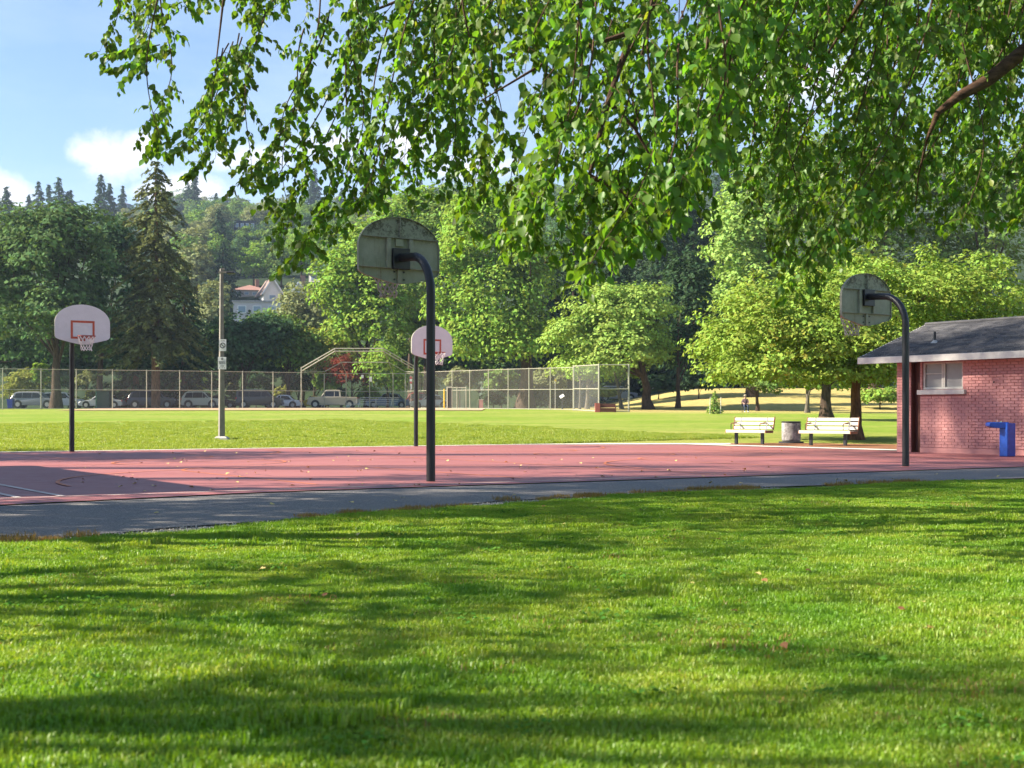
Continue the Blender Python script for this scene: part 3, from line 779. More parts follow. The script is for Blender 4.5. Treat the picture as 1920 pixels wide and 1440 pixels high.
def trash_can():
    p = P(1483.5, 827, 47.2)
    root = empty('litter_bin', (p.x, p.y, 0.034), 0, 'stained round concrete litter bin standing between the two white benches', 'litter bin')
    MB().lathe((0, 0, 0), [(0.43, 0), (0.43, 0.05), (0.40, 0.06)], 32).build('base_plate', 'rubber', root, True)
    MB().lathe((0, 0, 0.06), [(0.28, 0), (0.315, 0.03), (0.325, 0.08), (0.33, 0.60), (0.325, 0.64), (0.30, 0.66)], 40).build('body', 'can', root, True)
    MB().lathe((0, 0, 0.72), [(0.34, 0), (0.345, 0.025), (0.30, 0.04), (0.16, 0.042)], 32).build('lid', 'rubber', root, True)
trash_can()

# ------------------------------------------------------------------ pink brick park building
def park_building():
    T = -AX                                   # along the wall, towards the camera
    nrm = Vector((-BX.x, -BX.y))              # outward from the visible wall
    c0 = UV(18.9, 7.15)                       # far visible corner at ground
    root = empty('park_building', (c0.x, c0.y, 0.0), math.atan2(T.y, T.x), 'small pink painted brick building with dark shingle roof at the right edge', 'building')
    # local: x along wall towards camera, y: +y is left of x; the inside of the house
    inside = 1 if (Vector((-T.y, T.x)).dot(nrm) < 0) else -1
    def Lc(t, d, z): return (t, inside * d, z)    # d: depth into the house
    LEN, DEP, EZ = 11.0, 4.6, 2.50
    x0 = -0.2
    door = (0.27, 0.60); win = (0.66, 1.98, 1.70, 2.42)
    wall = empty('wall', (0, 0, 0)); wall.parent = root
    # mortar core: solid pieces with openings left free
    def core(a, b, z0, z1, d0=0.012, d1=0.24):
        MB().box(((a + b) / 2, inside * (d0 + d1) / 2, (z0 + z1) / 2), (b - a, d1 - d0, z1 - z0)).build('mortar', 'brick_mortar', wall)
    core(x0, door[0], 0, EZ); core(door[1], win[0], 0, EZ); core(win[0], win[1], 0, win[2]); core(win[0], win[1], win[3], EZ); core(win[1], LEN, 0, EZ)
    MB().box(((x0 + LEN) / 2, inside * (DEP - 0.1), EZ / 2), (LEN - x0, 0.2, EZ)).build('rear_wall', 'brick_mortar', wall)
    for e in (x0 + 0.11, LEN - 0.11):
        mb = MB(); mb.box((e, inside * DEP / 2, EZ / 2), (0.2, DEP - 0.46, EZ))
        mb.build('end_wall', 'brick_mortar', wall)
        g_ = MB(); g_.prism([(0.03, EZ - 0.02), (DEP - 0.03, EZ - 0.02), (DEP / 2, EZ + 0.80)], lambda p: (e - 0.09, inside * p[0], p[1]), lambda p: (e + 0.09, inside * p[0], p[1]))
        g_.build('gable', 'brick_mortar', wall)
    # bricks, running bond, painted over; base course is a smooth band
    rg = random.Random(11)
    bl, bh, jt = 0.205, 0.066, 0.010
    shapes = []
    for k in range(5):
        mb = MB(); dy = 0.05
        mb.box((0, 0, 0), (bl, dy, bh)); me = mb.mesh('brick', False, 0.006); me.materials.append(M['brick'])
        for v in me.vertices: v.co += Vector((rg.uniform(-.0025, .0025), rg.uniform(-.002, .002), rg.uniform(-.0025, .0025)))
        shapes.append(me)
    z = 0.165; row = 0; bricks = []
    while z + bh < EZ - 0.02:
        t = x0 + (0.0 if row % 2 == 0 else -(bl + jt) / 2)
        while t < LEN:
            a, b = max(t, x0), min(t + bl, LEN)
            def clip(lo, hi):
                return a < hi and b > lo
            if clip(*door):
                if a < door[0]: b = door[0]
                elif b > door[1]: a = door[1]
                else: b = a
            if win[2] - 0.16 - bh < z < win[3] and clip(win[0] - (0.12 if z < win[2] else 0), win[1] + (0.12 if z < win[2] else 0)):
                lo, hi = win[0] - (0.12 if z < win[2] else 0), win[1] + (0.12 if z < win[2] else 0)
                if a < lo: b = min(b, lo)
                elif b > hi: a = max(a, hi)
                else: b = a
            if b - a > 0.03: bricks.append((a, b, z))
            t += bl + jt
        z += bh + jt; row += 1
    vis = [q for q in bricks if q[0] < 4.25]
    vis.sort(key=lambda q: -q[0])
    show = vis[:300]; rest = vis[300:] + [q for q in bricks if q[0] >= 4.25]
    for a, b, z_ in show:
        o = bpy.data.objects.new('brick', rg.choice(shapes)); COL.objects.link(o); o.parent = wall
        o.location = ((a + b) / 2, inside * (0.016 + rg.uniform(-.004, .004)), z_ + bh / 2); o.scale = ((b - a) / bl, 1, 1)
        o.rotation_euler = (0, rg.uniform(-.006, .006), rg.uniform(-.008, .008))
    mb = MB()
    for a, b, z_ in rest: mb.box(((a + b) / 2, inside * (0.016 + rg.uniform(-.004, .004)), z_ + bh / 2), (b - a, 0.05, bh), (0, rg.uniform(-.006, .006), rg.uniform(-.008, .008)))
    tag(mb.build('brickwork', 'brick', wall), kind='stuff')
    for a, b in ((x0, door[0]), (door[1], LEN)):
        MB().box(((a + b) / 2, inside * 0.012, 0.075), (b - a + 0.01, 0.06, 0.15)).build('plinth', 'brick', wall, False, 0.006)
    # door in its recess
    dr = MB().box(((door[0] + door[1]) / 2, inside * 0.20, EZ / 2), (door[1] - door[0], 0.05, EZ)).build('door', 'brown_door', root)
    MB().box((door[0] + 0.012, inside * 0.10, EZ / 2), (0.022, 0.13, EZ - 0.01)).build('door_frame', 'brown_door', dr)
    MB().box((door[1] - 0.012, inside * 0.10, EZ / 2), (0.022, 0.13, EZ - 0.01)).build('door_frame', 'brown_door', dr)
    # window: two sashes
    w = empty('window', (0, 0, 0)); w.parent = root
    wa, wb, wz0, wz1 = win
    def bar(c, s): MB().box(c, s).build('sash_bar', 'trim', w, False, 0.003)
    wm = (wa + wb) / 2
    for xx, ww in ((wa + 0.03, 0.06), (wm - 0.03, 0.05), (wm + 0.03, 0.05), (wb - 0.03, 0.06)): bar((xx, inside * 0.07, (wz0 + wz1) / 2), (ww, 0.06, wz1 - wz0))
    bar((wm, inside * 0.065, wz0 + 0.03), (wb - wa - 0.002, 0.055, 0.06)); bar((wm, inside * 0.065, wz1 - 0.02), (wb - wa - 0.002, 0.055, 0.04))
    bar(((wa + wm) / 2, inside * 0.078, wz0 + 0.42), ((wm - wa) - 0.10, 0.04, 0.025))
    for a, b in ((wa + 0.06, wm - 0.055), (wm + 0.055, wb - 0.06)):
        MB().box(((a + b) / 2, inside * 0.095, (wz0 + wz1) / 2 + 0.01), (b - a, 0.01, wz1 - wz0 - 0.08)).build('pane', 'glass_grey', w)
    MB().box((wm, inside * -0.015, wz0 - 0.075), (wb - wa + 0.22, 0.15, 0.125)).build('sill', 'trim', w, False, 0.006)
    # roof: eave overhang, gable end overhang
    rt = empty('roof', (0, 0, 0)); rt.parent = root
    oh, oe = 0.48, 0.95
    half = DEP / 2 + oh; rise = 1.02; ra, rb = x0 - oe, LEN + 0.6
    ez = EZ - 0.005
    def slope_pt(t, s_, off=0.0):   # s_: 0 eave .. 1 ridge on the visible side
        nz = half / math.hypot(half, rise)
        return Vector((t, inside * (-oh + half * s_), ez + 0.02 + rise * s_ + off))
    def slope_pt2(t, s_, off=0.0): return Vector((t, inside * (DEP + oh - half * s_), ez + 0.02 + rise * s_ + off))
    for fn in (slope_pt, slope_pt2):
        d = MB(); q = [fn(ra, 0), fn(rb, 0), fn(rb, 1), fn(ra, 1)]
        d.add(q + [v + Vector((0, 0, 0.07)) for v in q], [(0, 1, 2, 3), (4, 7, 6, 5), (0, 4, 5, 1), (1, 5, 6, 2), (2, 6, 7, 3), (3, 7, 4, 0)])
        d.build('deck', 'trim', rt)
    sh = MB(); n = 24
    for i in range(n):
        t = ra - 0.03
        while t < rb + 0.03:
            ww = rg.uniform(0.14, 0.34); e = min(t + ww - 0.006, rb + 0.03)
            s0, s1 = i / n, min(1.0, (i + 1.15) / n); h0, h1 = 0.094 + rg.uniform(0, .006), 0.075
            q = [slope_pt(t, s0, h0), slope_pt(e, s0, h0), slope_pt(e, s1, h1), slope_pt(t, s1, h1), slope_pt(t, s0, 0.072), slope_pt(e, s0, 0.072)]
            sh.add(q, [(0, 1, 2, 3), (4, 5, 1, 0)])
            t += ww
    tag(sh.build('shingles', 'shingle', rt), kind='stuff')
    sb = MB(); q = [slope_pt2(ra, 0, .08), slope_pt2(rb, 0, .08), slope_pt2(rb, 1, .08), slope_pt2(ra, 1, .08)]; sb.add(q, [(0, 1, 2, 3)]); sb.build('rear_shingles', 'shingle', rt)
    MB().tube([slope_pt(ra, 1, 0.10), slope_pt(rb, 1, 0.10)], 0.05, 8).build('ridge_cap', 'shingle', rt)
    MB().box(((ra + rb) / 2, inside * (-oh - 0.014), ez + 0.02), (rb - ra + 0.03, 0.028, 0.175)).build('fascia', 'trim', rt, False, 0.004)
    MB().box(((ra + rb) / 2, inside * (-oh / 2 - 0.02), ez - 0.035), (rb - ra - 0.06, oh - 0.06, 0.02)).build('soffit', 'trim', rt)
    for fn in (slope_pt, slope_pt2):
        a, b = fn(ra, 0), fn(ra, 1); mb = MB()
        mb.add([a + Vector((-.028, 0, -.05)), a + Vector((0, 0, -.05)), b + Vector((0, 0, -.05)), b + Vector((-.028, 0, -.05)), a + Vector((-.028, 0, .088)), a + Vector((0, 0, .088)), b + Vector((0, 0, .088)), b + Vector((-.028, 0, .088))], [(0, 1, 2, 3), (4, 7, 6, 5), (0, 4, 5, 1), (1, 5, 6, 2), (2, 6, 7, 3), (3, 7, 4, 0)])
        mb.build('rake_board', 'trim', rt)
    vp = slope_pt(0.60, 0.38, 0.08); vt = MB().tube([vp, vp + Vector((0, 0, 0.30))], 0.032, 10).build('vent_pipe', 'black_metal', rt, True)
    MB().lathe((vp.x, vp.y, vp.z - 0.02), [(0.12, 0), (0.10, 0.02), (0.036, 0.09)], 12).build('flashing', 'galv', vt, True)
    sc = MB(); sc.tube([(2.95, inside * -0.012, 1.86), (2.95, inside * -0.03, 1.86)], 0.022, 8); sc.build('wall_hook', 'black_metal', root)
park_building()

def fountain():
    p = P(1889, 857, 33.2)
    root = empty('drinking_fountain', (p.x, p.y, 0.016), R(0), 'blue painted drinking fountain standing by the pink brick wall', 'drinking fountain')
    H = 0.83
    MB().box((0.0, 0.0, H / 2 - 0.01), (0.285, 0.25, H - 0.02), (0, 0, R(28))).build('column', 'fountain_blue', root, False, 0.01)
    arm = MB(); prof = [(-0.50, 0.80), (-0.49, 0.735), (-0.40, 0.70), (-0.20, 0.685), (0.0, 0.68), (0.0, H), (-0.46, H)]
    arm.prism(prof, lambda q: (q[0], -0.13, q[1]), lambda q: (q[0], 0.13, q[1])); bo = arm.build('basin_arm', 'fountain_blue', root, False, 0.012)
    MB().lathe((-0.34, 0, H - 0.004), [(0.10, 0), (0.105, 0.010), (0.09, 0.014), (0.03, 0.006)], 20).build('bowl', 'chrome', bo, True)
    MB().tube([(-0.25, 0, H), (-0.25, 0, H + 0.04), (-0.27, 0, H + 0.065)], 0.012, 8).build('spout', 'chrome', bo, True)
    MB().box((-0.16, 0, H + 0.012), (0.04, 0.03, 0.02)).build('push_button', 'chrome', bo)
fountain()

# the house beyond the left edge of the view, whose eave throws the straight shadow on the court
def left_shelter():
    e0 = Vector((-9.66, 27.1)); H = 4.2
    k = H / math.tan(SUN_EL)
    c = e0 + SUN_AZ * k                        # its top far corner stands here
    ex = -AX
    root = empty('shelter_building', (c.x, c.y, 0.0), math.atan2(ex.y, ex.x), 'pink brick shelter standing left of the court', 'building')
    side = 1 if Vector((-ex.y, ex.x)).x < 0 else -1
    MB().box((5.2, side * 2.5, 2.0), (10.0, 4.9, 4.0)).build('wall', 'brick', root)
    MB().box((5.2, side * 2.5, 4.1), (10.4, 5.4, 0.22)).build('roof', 'shingle', root)
    for i in range(3):
        MB().box((2.0 + 3.2 * i, side * 0.03, 1.6), (1.1, 0.06, 1.3)).build('window', 'glass_grey', root)
left_shelter()

# ------------------------------------------------------------------ fences and backstop
def fence_run(name, label, posts, H, wire, r=0.045, mid=True, group=None):
    """posts: list of ground points"""
    base = posts[0]
    root = empty(name, base, 0, label, 'fence', group)
    q = [p - base for p in posts]
    for p in q: MB().tube([p + Vector((0, 0, -0.05)), p + Vector((0, 0, H + 0.08))], r, 8).build('post', 'fence_pipe', root, True)
    for a, b in zip(q[:-1], q[1:]):
        for z in ((H, H * 0.49, 0.06) if mid else (H, 0.06)):
            MB().tube([a + Vector((0, 0, z)), b + Vector((0, 0, z))], r * 0.62, 6).build('rail', 'fence_pipe', root, True)
        mb = MB(); off = Vector((0, 0.05, 0))
        mb.add([a + off + Vector((0, 0, .05)), b + off + Vector((0, 0, .05)), b + off + Vector((0, 0, H)), a + off + Vector((0, 0, H))], [(0, 1, 2, 3)])
        mb.build('wire_panel', wire, root)
    return root
def lerp_posts(pxs, px0, Y0, px1, Y1):
    out = []
    for px in pxs:
        t = (px - px0) / (px1 - px0); Y = 1 / ((1 - t) / Y0 + t / Y1); out.append(G(px, Y))
    return out
FH = 3.62
lw = lerp_posts([-68, 5, 77, 143, 211, 275, 337, 397, 455, 512, 565], 5, 121, 565, 137)
fence_run('chain_link_fence', 'long tall chain link fence before the parked cars, left of the backstop', lw, FH, 'wire_dense')
rw = lerp_posts([784, 814, 848, 881, 916, 953, 992, 1032, 1075], 848, 131, 1075, 115)
fence_run('chain_link_fence', 'tall chain link fence with tan posts running right from the backstop', rw, FH, 'wire')
sc_ = [G(1075.6, 114.6), G(1123, 107.5), G(1179, 107.8)]
fence_run('chain_link_fence', 'two higher grey wire screens at the right end of the fence', sc_, 3.72, 'wire_dense', 0.07)
def low_fence():
    ps = [G(839, 128), G(857, 127.5), G(874, 127)]
    fence_run('low_fence', 'low pipe gate frame before the long fence beside the black box', ps, 2.0, 'wire', 0.04, False)
low_fence()

def backstop():
    Yb, Yf = 141.0, 136.5
    bp = [G(px, Yb) for px in (608, 649, 693, 737, 760)]
    fl, fr = G(565, Yf), G(784, Yf)
    base = bp[1].copy()
    root = empty('backstop', base, 0, 'arched baseball backstop of pale pipes with wire mesh', 'backstop')
    L_ = lambda p: p - base
    up = lambda p, z: L_(p) + Vector((0, 0, z))
    def pipe(name, pts, r=0.05): MB().tube(pts, r, 7).build(name, 'fence_pipe', root, True)
    for p in bp: pipe('post', [up(p, -.05), up(p, FH)])
    for p in (fl, fr): pipe('post', [up(p, -.05), up(p, FH + 0.55)], 0.06)
    chain = [fl] + bp + [fr]
    for a, b in zip(chain[:-1], chain[1:]):
        for z in (FH, FH * 0.49, 0.08): pipe('rail', [up(a, z), up(b, z)], 0.03)
        off = Vector((0, 0.06, 0))
        MB().add([up(a, .05) + off, up(b, .05) + off, up(b, FH) + off, up(a, FH) + off], [(0, 1, 2, 3)]).build('wire_panel', 'wire', root)
    # arch at the front, doubled pipes, and the inner ridge
    F = [P(565, 690, Yf), P(628, 653.5, Yf - 1), P(719, 653.5, Yf - 1), P(786, 692, Yf)]
    F2 = [P(566, 695.5, Yf), P(628, 658.5, Yf - 1), P(719, 658.5, Yf - 1), P(786, 697, Yf)]
    I = [P(608, 697, Yb), P(640, 679.3, Yb - 1), P(729, 679.3, Yb - 1), P(760, 697, Yb)]
    for ch, r in ((F, 0.05), (F2, 0.05), (I, 0.04)):
        for a, b in zip(ch[:-1], ch[1:]): pipe('arch_pipe', [L_(a), L_(b)], r)
    for a, b in zip(F, F2):
        pipe('arch_strut', [L_(a), L_(b)], 0.035)
    for k in (0.5,):
        for i in (0, 2): pipe('arch_strut', [L_(F[i].lerp(F[i + 1], k)), L_(F2[i].lerp(F2[i + 1], k))], 0.035)
    for a, b in zip(F2, I): pipe('hood_pipe', [L_(a), L_(b)], 0.03)
    mids = [up(p, FH) for p in bp]
    pipe('hood_pipe', [L_(I[1]), mids[1]], 0.028); pipe('hood_pipe', [L_(I[2]), mids[3]], 0.028); pipe('hood_pipe', [L_(F2[1].lerp(F2[2], .5)), mids[2]], 0.022)
    for i in range(3):
        MB().add([L_(F2[i]), L_(F2[i + 1]), L_(I[i + 1]), L_(I[i])], [(0, 1, 2, 3)]).build('hood_panel', 'wire', root)
    MB().add([L_(I[0]), L_(I[1]), L_(I[2]), L_(I[3])], [(0, 1, 2, 3)]).build('hood_panel', 'wire', root)
    sg = P(679.5, 706, Yb - 0.1); MB().box(L_(sg), (4.6 * Yb / FPX, 0.02, 6.2 * Yb / FPX)).build('sign_plate', 'sign_white', root)
    sg = P(695, 711, Yb - 0.1); MB().box(L_(sg), (5 * Yb / FPX, 0.02, 9 * Yb / FPX)).build('sign_plate', 'sign_white', root)
backstop()

def bleachers():
    p = G(703, 143.5)
    root = empty('bleachers', p, 0, 'low aluminium bleachers standing behind the backstop', 'bleachers')
    for i, (z, w) in enumerate(((0.38, 4.7), (0.55, 4.5), (0.76, 4.5), (0.96, 4.4), (1.14, 4.2))):
        MB().box((0.15 * i - 0.2, 0.28 * i, z), (w, 0.24, 0.045)).build('bench_plank', 'aluminium', root)
    for x in (-1.7, 0, 1.7):
        mb = MB(); mb.tube([(x, -0.1, 0), (x, -0.1, 0.36)], 0.03, 6); mb.tube([(x, 1.2, 0), (x, 1.2, 1.1)], 0.03, 6); mb.tube([(x, -0.1, 0.34), (x, 1.2, 1.08)], 0.03, 6); mb.tube([(x, -0.1, 0.05), (x, 1.2, 0.05)], 0.03, 6)
        mb.build('support_frame', 'aluminium', root)
bleachers()

# ------------------------------------------------------------------ signs and small things by the far fence
def post_sign(name, label, px, Y, top_py, plates, pole_mat='galv', r=0.035):
    p = G(px, Y); root = empty(name, p, 0, label, 'sign')
    MB().tube([(0, 0, -.05), (0, 0, Z_(top_py, Y) - p.z)], r, 6).build('pole', pole_mat, root, True)
    s = Y / FPX
    for (py, w, h, mat, shape, dx) in plates:
        z = Z_(py, Y) - p.z
        if shape == 'box': MB().box((dx * s, -0.05, z), (w * s, 0.012, h * s)).build('sign_plate', mat, root)
        elif shape == 'disc': MB().tube([(dx * s, -0.04, z), (dx * s, -0.055, z)], w * s / 2, 16).build('sign_plate', mat, root)
        elif shape == 'diamond': MB().box((dx * s, -0.05, z), (w * s, 0.012, w * s), (0, R(45), 0)).build('sign_plate', mat, root)
        elif shape == 'tri': MB().prism([(-w * s / 2, -h * s / 2), (w * s / 2, -h * s / 2), (0, h * s / 2)], lambda q: (q[0] + dx * s, -0.045, q[1] + z), lambda q: (q[0] + dx * s, -0.057, q[1] + z)).build('sign_plate', mat, root)
post_sign('road_sign', 'two red and white round signs on one pole behind the backstop', 770.5, 145, 704, [(708.5, 5.4, 5.4, 'sign_red', 'disc', 0), (713.0, 4.6, 4.2, 'sign_white', 'box', 0), (717, 5.0, 5.0, 'sign_red', 'disc', 0), (725, 2.6, 9, 'sign_white', 'box', 0.6)])
post_sign('road_sign', 'pale oval and square signs on a pole behind the right fence', 902, 143, 714, [(717, 5, 2.6, 'sign_white', 'box', -0.5), (719.5, 11, 1.8, 'galv', 'box', -0.5), (728, 6.5, 10, 'sign_white', 'disc', 1.2), (739.5, 4.6, 6, 'sign_white', 'box', -0.8)])
post_sign('warning_sign', 'small yellow triangular sign on a thin pole beyond the fence', 1041, 128, 708, [(711.5, 4.4, 5.2, 'sign_yellow', 'tri', 0), (714.6, 3.0, 2.0, 'sign_yellow', 'tri', 1.2)])
def info_panel():
    Y = 126; p = G(1053.5, Y); root = empty('information_panel', p, 0, 'slanted white information panel on a short leg in the dry grass', 'sign')
    z = Z_(743, Y) - p.z
    MB().tube([(0.05, 0, -0.05), (0.05, 0, z)], 0.07, 6).build('leg', 'black_metal', root)
    MB().box((0, 0, z), (0.42, 0.04, 0.30), (R(-35), R(-32), 0)).build('panel', 'sign_white', root)
info_panel()
def brick_pier():
    Y = 127.5; p = G(902, Y); root = empty('brick_pier', p, 0, 'short salmon brick pier with dark hedge box behind the right fence', 'pier')
    MB().box((0, 0, 0.42), (0.36, 0.36, 0.86)).build('shaft', 'brick', root); MB().box((0, 0, 0.88), (0.44, 0.44, 0.07)).build('cap', 'concrete', root)
brick_pier()
def yellow_post():
    Y = 126.5; p = G(832.8, Y); root = empty('yellow_post', p, 0, 'thin yellow foul post beside the black box at the gate', 'post')
    MB().tube([(0, 0, -.05), (0, 0, 1.85)], 0.055, 8).build('pipe', 'sign_yellow', root, True)
    MB().lathe((0, 0, 1.85), [(0.06, 0), (0.03, 0.03)], 8).build('cap', 'sign_yellow', root)
yellow_post()
def black_box():
    Y = 129; p = G(843, Y); root = empty('cabinet', p, 0, 'narrow black cabinet with pale frame by the low gate', 'cabinet')
    MB().box((0, 0, 1.0), (0.42, 0.3, 1.96)).build('body', 'rubber', root)
    for x in (-0.24, 0.24): MB().tube([(x, -0.18, -.05), (x, -0.18, 2.1)], 0.035, 6).build('frame_post', 'fence_pipe', root)
    MB().tube([(-0.24, -0.18, 2.08), (0.24, -0.18, 2.08)], 0.035, 6).build('frame_rail', 'fence_pipe', root)
black_box()
def utility_shed():
    Y = 143; p = G(195.5, Y); root = empty('utility_shed', p, 0, 'plain dark green metal shed standing before the silver sedan', 'shed')
    MB().box((0, 0, 0.9), (1.42, 1.2, 1.8)).build('wall', plain('shed_green', (0.012, 0.035, 0.035), 0.6), root, False, 0.02)
    MB().box((0, 0, 1.84), (1.52, 1.3, 0.06)).build('roof', plain('shed_roof', (0.02, 0.04, 0.04), 0.6), root)
    MB().box((-0.67, -0.62, 0.9), (0.10, 0.03, 1.78)).build('corner_trim', plain('shed_trim', (0.05, 0.16, 0.11), 0.6), root)
utility_shed()
def blue_bin():
    Y = 144; p = G(20, Y); root = empty('wheelie_bin', p, 0, 'bright blue recycling bin beside the silver suv', 'bin')
    MB().tube_rings([[Vector((x * w, y * w, z)) for x, y in ((-1, -1), (1, -1), (1, 1), (-1, 1))] for w, z in ((0.24, 0.06), (0.31, 0.92))]).build('body', plain('bin_blue', (0.012, 0.03, 0.38), 0.5), root)
    MB().box((0, 0, 0.96), (0.68, 0.70, 0.07)).build('lid', plain('bin_lid', (0.012, 0.03, 0.33), 0.5), root, False, 0.01)
    for x in (-.25, .25): MB().tube([(x - .03, 0.28, 0.09), (x + .03, 0.28, 0.09)], 0.09, 12).build('wheel', 'rubber', root)
blue_bin()
def team_bench():
    Y = 106.5; p = G(1136, Y); root = empty('team_bench', p, 0, 'low brown wooden bench with red end by the wire screens', 'bench')
    br = plain('bench_brown', (0.16, 0.055, 0.035), 0.7); rd = plain('bench_red', (0.42, 0.11, 0.09), 0.7)
    MB().box((0.15, 0.2, 0.52), (1.25, 0.06, 0.30)).build('backrest', br, root); MB().box((0.15, 0, 0.30), (1.25, 0.45, 0.06)).build('seat', br, root)
    MB().box((0.15, -0.18, 0.14), (1.2, 0.05, 0.26)).build('front_board', br, root)
    for x in (-0.45, 0.75): MB().box((x, 0.05, 0.2), (0.08, 0.4, 0.42)).build('leg', br, root)
    MB().box((-0.66, 0.0, 0.36), (0.38, 0.42, 0.72)).build('end_box', rd, root)
team_bench()
def cooler():
    Y = 140; p = G(653, Y); root = empty('cooler', p, 0, 'small pale green cooler at the foot of the backstop', 'cooler')
    MB().box((0, 0, 0.16), (0.34, 0.3, 0.30)).build('body', plain('cooler_green', (0.25, 0.34, 0.30), 0.5), root, False, 0.02)
    MB().box((0, 0, 0.335), (0.36, 0.32, 0.04)).build('lid', 'sign_white', root)
cooler()

# ------------------------------------------------------------------ vehicles
CAR_MESH = {}
def car(label, px, Y, facing, kind, col, name, L=4.7, H=None, group='vehicles parked along the street'):
    p = G(px, Y); p.z += 0.05
    root = empty(name, p, 0 if facing > 0 else math.pi, label, 'car' if kind != 'van' else 'van', group)
    W = 1.8
    H = H or {'sedan': 1.45, 'suv': 1.75, 'van': 1.95, 'pickup': 1.85}[kind]
    cl = 0.24 if kind == 'sedan' else 0.30            # ground clearance
    belt = H * 0.60; h = L / 2
    if kind == 'sedan': prof = [(-h, .42), (-h + .03, belt - .05), (-h + .75, belt + .02), (-h + 1.25, H - .08), (-h + 1.7, H), (h - 2.0, H - .02), (h - 1.35, belt + .03), (h - .25, belt - .13), (h - .02, belt - .30), (h, .42)]
    elif kind == 'suv': prof = [(-h, .5), (-h + .05, belt - .02), (-h + .42, H - .13), (-h + .70, H), (h - 2.15, H), (h - 1.75, H - .06), (h - 1.2, belt + .04), (h - .15, belt - .10), (h - .02, belt - .25), (h, .5)]
    elif kind == 'van': prof = [(-h, .5), (-h + .02, belt), (-h + .08, H - .08), (-h + .25, H), (h - 1.75, H), (h - 1.5, H - .05), (h - .95, belt + .05), (h - .12, belt - .12), (h, belt - .3), (h, .5)]
    else: prof = [(-h, .6), (-h + .02, belt), (-h + 1.75, belt + .02), (-h + 1.85, H - .05), (-h + 2.0, H), (h - 2.0, H), (h - 1.45, belt + .06), (h - .15, belt - .02), (h - .02, belt - .2), (h, .6)]
    prof = [(-h + .15, cl)] + prof + [(h - .15, cl)]
    def half(z): return W / 2 * (1 - 0.20 * max(0, (z - belt)) / (H - belt)) * (1 if z > .45 else .96)
    mb = MB(); n = len(prof)
    mb.add([(x, -half(z), z) for x, z in prof] + [(x, half(z), z) for x, z in prof], [tuple(range(n)), tuple(range(2 * n - 1, n - 1, -1))] + [(i, n + i, n + (i + 1) % n, (i + 1) % n) for i in range(n)])
    body = mb.build('body', col, root, False, 0.03)
    # side glass follows the leaning sides
    if kind == 'sedan': wins = [[(-h + .95, belt + .06), (-h + 1.32, H - .14), (-h + 2.15, H - .07), (-h + 2.15, belt + .06)], [(-h + 2.22, belt + .06), (-h + 2.22, H - .07), (h - 2.05, H - .09), (h - 1.52, belt + .06)]]
    elif kind == 'suv': wins = [[(-h + .42, belt + .04), (-h + .62, H - .15), (-h + 1.3, H - .09), (-h + 1.3, belt + .04)], [(-h + 1.34, belt + .04), (-h + 1.34, H - .09), (-h + 2.35, H - .09), (-h + 2.35, belt + .04)], [(-h + 2.39, belt + .04), (-h + 2.39, H - .09), (h - 1.85, H - .12), (h - 1.30, belt + .04)]]
    elif kind == 'van': wins = [[(-h + .3, belt + .06), (-h + .3, H - .2), (-h + 1.4, H - .2), (-h + 1.4, belt + .06)], [(-h + 1.5, belt + .06), (-h + 1.5, H - .2), (-h + 2.7, H - .2), (-h + 2.7, belt + .06)], [(-h + 2.8, belt + .06), (-h + 2.8, H - .2), (h - 1.6, H - .16), (h - 1.1, belt + .08)]]
    else: wins = [[(-h + 1.95, belt + .08), (-h + 2.02, H - .1), (-h + 2.45, H - .08), (-h + 2.45, belt + .08)], [(-h + 2.52, belt + .08), (-h + 2.52, H - .08), (h - 2.02, H - .1), (h - 1.6, belt + .08)]]
    for wv in wins:
        for s in (-1, 1):
            m2 = MB(); m2.prism(wv, lambda q: (q[0], s * (half(q[1]) + .006), q[1]), lambda q: (q[0], s * (half(q[1]) - .03), q[1])); m2.build('window', 'glass', body)
    # windscreen and rear screen
    k = {'sedan': (6, 7), 'suv': (6, 7), 'van': (6, 7), 'pickup': (6, 7)}[kind]
    a, b = prof[k[0]], prof[k[1]]
    for (a, b) in ((prof[k[0]] if kind != 'suv' else prof[6], prof[k[1]]), (prof[3 if kind != 'pickup' else 4], prof[4 if kind == 'sedan' else (3 if kind != 'pickup' else 3)])):
        if a == b: continue
        d = Vector((b[0] - a[0], 0, b[1] - a[1])); 
        if d.length < 0.15: continue
        a2 = Vector((a[0], 0, a[1])) + d * .1; b2 = Vector((b[0], 0, b[1])) - d * .08
        nn = Vector((d.z, 0, -d.x)).normalized()
        c_ = Vector((0, 0, H * 0.6)); nn = nn if nn.dot(a2 - c_) > 0 else -nn
        m2 = MB(); w1, w2 = half(a2.z) * .88, half(b2.z) * .88
        m2.add([a2 + nn * .01 + Vector((0, -w1, 0)), a2 + nn * .01 + Vector((0, w1, 0)), b2 + nn * .01 + Vector((0, w2, 0)), b2 + nn * .01 + Vector((0, -w2, 0))], [(0, 1, 2, 3)])
        m2.build('windscreen', 'glass', body)
    wr = 0.33 if kind == 'sedan' else 0.39
    for x in (-h + .85, h - .85):
        for s in (-1, 1):
            m2 = MB(); m2.tube([(x, s * (W / 2 + .004), wr + .03), (x, s * (W / 2 - .2), wr + .03)], wr + .07, 18); m2.build('wheel_arch', 'rubber', body)
            w = MB().tube([(x, s * (W / 2 + .012), wr), (x, s * (W / 2 - .2), wr)], wr, 20).build('wheel', 'rubber', root, True)
            MB().tube([(x, s * (W / 2 + .024), wr), (x, s * (W / 2 - .02), wr)], wr * .62, 14).build('rim', 'galv', w, True)
